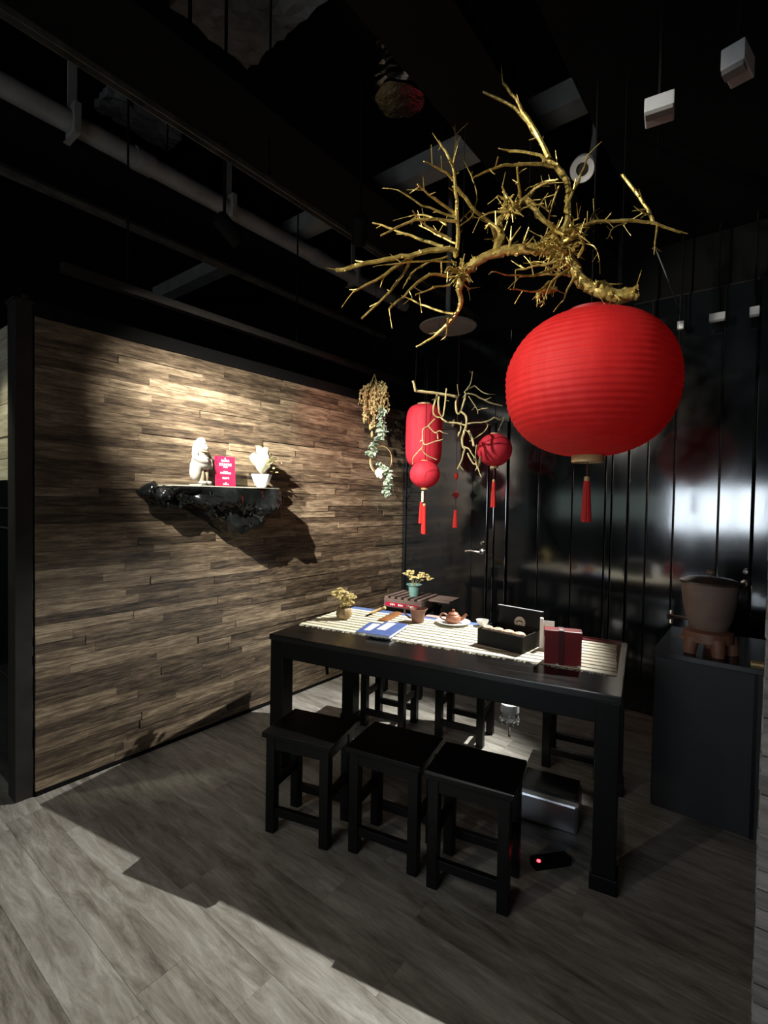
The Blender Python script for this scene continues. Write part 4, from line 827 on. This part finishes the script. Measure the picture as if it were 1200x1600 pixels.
# ---------------------------------------------------------------- under the table
steel = noisy('satin_steel', [(.5, .52, .56), (.66, .68, .72)], 6, .3, metal=1.0)
fb = empty('steel_box', (-.90, 2.19, 0), TA, 'low satin steel box with a pale wooden rim standing under the table', 'box')
obj('box_shell', BB(0, .27, .0, .20, 0.0, .132, .012), steel, fb)
obj('lid', BB(.012, .26, .010, .19, .1321, .156, .004), black, fb)
obj('wood_rim', BB(-.004, .275, -.006, .0095, .1321, .152, .003), noisy('pale_wood_rim', [(.36, .33, .28), (.48, .45, .38)], 8, .6, stretch=(1, 8, 8)), fb)
ps = empty('power_strip', (-.705, 1.950, 0), rad(50), 'black power strip with a red indicator light on the floor under the table', 'power strip')
obj('strip_body', BB(-.02, .14, -.025, .025, 0, .032, .005), black_dull, ps)
obj('indicator', ellip(bmesh.new(), (.0, -.012, .033), (.008, .008, .005), 2), glow('red_led', (1, .03, .04), 9), ps, True)
cb = empty('drooping_cable', (-2.02, 2.0, .60), TA, 'black cable drooping under the left end of the table', 'cable')
obj('cable_run', T(smoothpts([(.0, .2, .045), (.02, .1, -.02), (.05, .0, -.06), (.10, -.02, -.055), (.16, .02, -.02), (.20, .1, .045)], 5), .008, 7), black_dull, cb, True)
obj('cable_end', T([(.055, -.003, -.06), (.06, -.003, -.12)], .009, 7), black_dull, cb, True)
glassm = mat('clear_glass', (.95, .97, 1), .04, 0, Transmission_Weight=.9, IOR=1.45)
cr = empty('glass_pendant', (-1.125, 2.62, .16), 0, 'clear glass pointed pendant with pale cap hanging below the table', 'pendant')
obj('cap', lathe([(.028, .135), (.052, .142), (.050, .185), (0, .186)], 20), porcelain, cr, True)
obj('glass_bell', lathe([(0, .0), (.006, .004), (.007, .05), (.014, .075), (.05, .095), (.052, .115), (.030, .14), (0, .14)], 14), glassm, cr)
obj('finial', ellip(bmesh.new(), (0, 0, -.004), (.008, .008, .008), 2), brass, cr, True)
bm = bmesh.new()
for k in range(9): a = 2*PI*k/9; ellip(bm, (.05*math.cos(a), .05*math.sin(a), .088), (.010, .010, .016), 1)
obj('glass_drops', bm, glassm, cr)
obj('hanging_cord', T([(0, 0, .186), (0, 0, TZ-.03-.16)], .002, 5), black_dull, cr)
# ---------------------------------------------------------------- ceiling fittings
fd = empty('disc_diffuser', (-1.87, 3.10, 2.74), 0, 'round grey disc fitting on a stem below the dark ceiling', 'ceiling fitting')
obj('disc', lathe([(0, .03), (.05, .028), (.18, .004), (.205, -.004), (.20, -.012), (0, -.008)], 40), pipe_grey, fd, True)
obj('stem', T([(0, 0, .02), (0, 0, CEIL-2.74)], .02, 12), pipe_grey, fd, True)
def can(loc, target, name, label, m, rr=.042, ln=.13, up=CEIL, group=None):
    t = empty(name, loc, 0, label, 'spotlight', group)
    d = (Vector(target)-Vector(loc)).normalized(); q = d.to_track_quat('-Z', 'Y')
    bm = lathe([(rr*.92, -.012), (rr, -.012), (rr, ln), (rr*.6, ln+.01), (0, ln+.01), (0, ln*.35), (rr*.9, ln*.30)], 24)
    bmesh.ops.rotate(bm, verts=bm.verts[:], cent=(0, 0, 0), matrix=q.to_matrix())
    obj('lamp_head', bm, m, t, True)
    b = -d*(ln*.7)
    obj('bracket', T([b, b+Vector((0, 0, .10)), Vector((b.x, b.y, up-loc[2]))], .008, 8), m, t)
    return t
tn = ['black spotlight can behind the very large lantern, aimed at the table', 'black spotlight can at upper left aimed at the shelf', 'added black spotlight can at upper left brightening the core of the shelf beam', 'added black spotlight can that reddens the wooden wall', 'black spotlight can above and behind the viewer', 'added black spotlight can for warm fill, far behind the viewer', 'black spotlight can lighting the return wall at far left', 'black spotlight can over the table aimed at the hanging bunch']
for (l, t_), lab in zip(SPOTS, tn): can(l, t_, 'spotlight', lab, black_dull, group='black spotlights')
wsl = empty('white_spotlight', (-.80, 2.61, 3.175), 0, 'white ring shaped spotlight on a bracket above the gold branch', 'spotlight')
m3 = Vector((.12, -.75, -.62)).to_track_quat('-Z', 'Y').to_matrix()
bm = lathe([(.030, -.03), (.056, -.034), (.060, -.028), (.060, -.002), (.054, .0), (.054, .006), (.060, .010), (.058, .045), (.04, .055), (0, .055), (0, .03), (.034, .0)], 32)
bmesh.ops.rotate(bm, verts=bm.verts[:], cent=(0, 0, 0), matrix=m3); obj('lamp_head', bm, white_plastic, wsl, True)
bm = lathe([(0, -.012), (.030, -.014), (.030, -.02), (0, -.022)], 24); bmesh.ops.rotate(bm, verts=bm.verts[:], cent=(0, 0, 0), matrix=m3); obj('lamp_lens', bm, gunmetal, wsl, True)
obj('bracket', T([(0, .04, .02), (.03, .06, .08), (.035, .07, .20), (.03, .07, CEIL-3.175)], [.016, .022, .014, .006], 10), pipe_grey, wsl, True)
def wbox(loc, s, rz, label):
    t = empty('emergency_light', loc, rz, label, 'light fitting')
    obj('housing', B((0, 0, 0, *s), bev=.004), noisy('grey_white_housing', [(.34, .34, .34), (.46, .46, .46)], 6, .5), t)
    obj('lower_lip', B((0, -s[1]*.3, -s[2]*.62, s[0]*.9, s[1]*.35, s[2]*.25)), pipe_grey, t)
    obj('hanger', T([(0, 0, s[2]*.5), (0, 0, CEIL-loc[2])], .006, 6), black_dull, t)
wbox((-.325, 1.84, 2.77), (.085, .085, .045), rad(8), 'pale box fitting hung under the ceiling, right of the white spotlight')
wbox((-.115, 1.80, 2.78), (.06, .10, .06), rad(-12), 'pale box fitting hung under the ceiling nearest the top right')
wbox((-.30, 3.76, 2.665), (.085, .05, .045), 0, 'small pale box fitting high on the back wall, middle of three')
wbox((-.50, 3.76, 2.655), (.035, .05, .045), 0, 'smallest pale box fitting high on the back wall, right of the lantern')
wbox((-.112, 3.76, 2.66), (.05, .05, .05), 0, 'small pale box fitting high on the back wall by the pillar')
hs = empty('plastic_duct', (-1.53, 2.02, 3.50), rad(30), 'crinkled glossy black plastic wrapped duct under the ceiling', 'duct')
bm = bmesh.new(); n = 44; rings = []
for i in range(n+1):
    t = i/n; c = Vector((.0, 0, (.42*(1-t)-.02)))
    rr = .12 + .016*math.sin(i*PI/2) ; ring = []
    for k in range(28):
        a = 2*PI*k/28; q = rr*(1+.16*noise.noise(Vector((math.cos(a)*2, math.sin(a)*2, i*.35)))); ring.append(bm.verts.new(c+Vector((q*math.cos(a), q*math.sin(a), .012*noise.noise(Vector((a, i, 3)))))))
    rings.append(ring)
for a, b in zip(rings, rings[1:]):
    for k in range(28): bm.faces.new((a[k], a[(k+1) % 28], b[(k+1) % 28], b[k]))
bm.faces.new(rings[-1]); bm.faces.new(rings[0])
obj('duct_skin', bm, noisy('glossy_black_plastic', [(.002, .002, .002), (.004, .004, .004)], 12, .12, bump=.3), hs, True)
obj('duct_collar', lathe([(.13, .41), (.15, .41), (.15, .46), (.13, .46)], 28), gunmetal, hs, True)
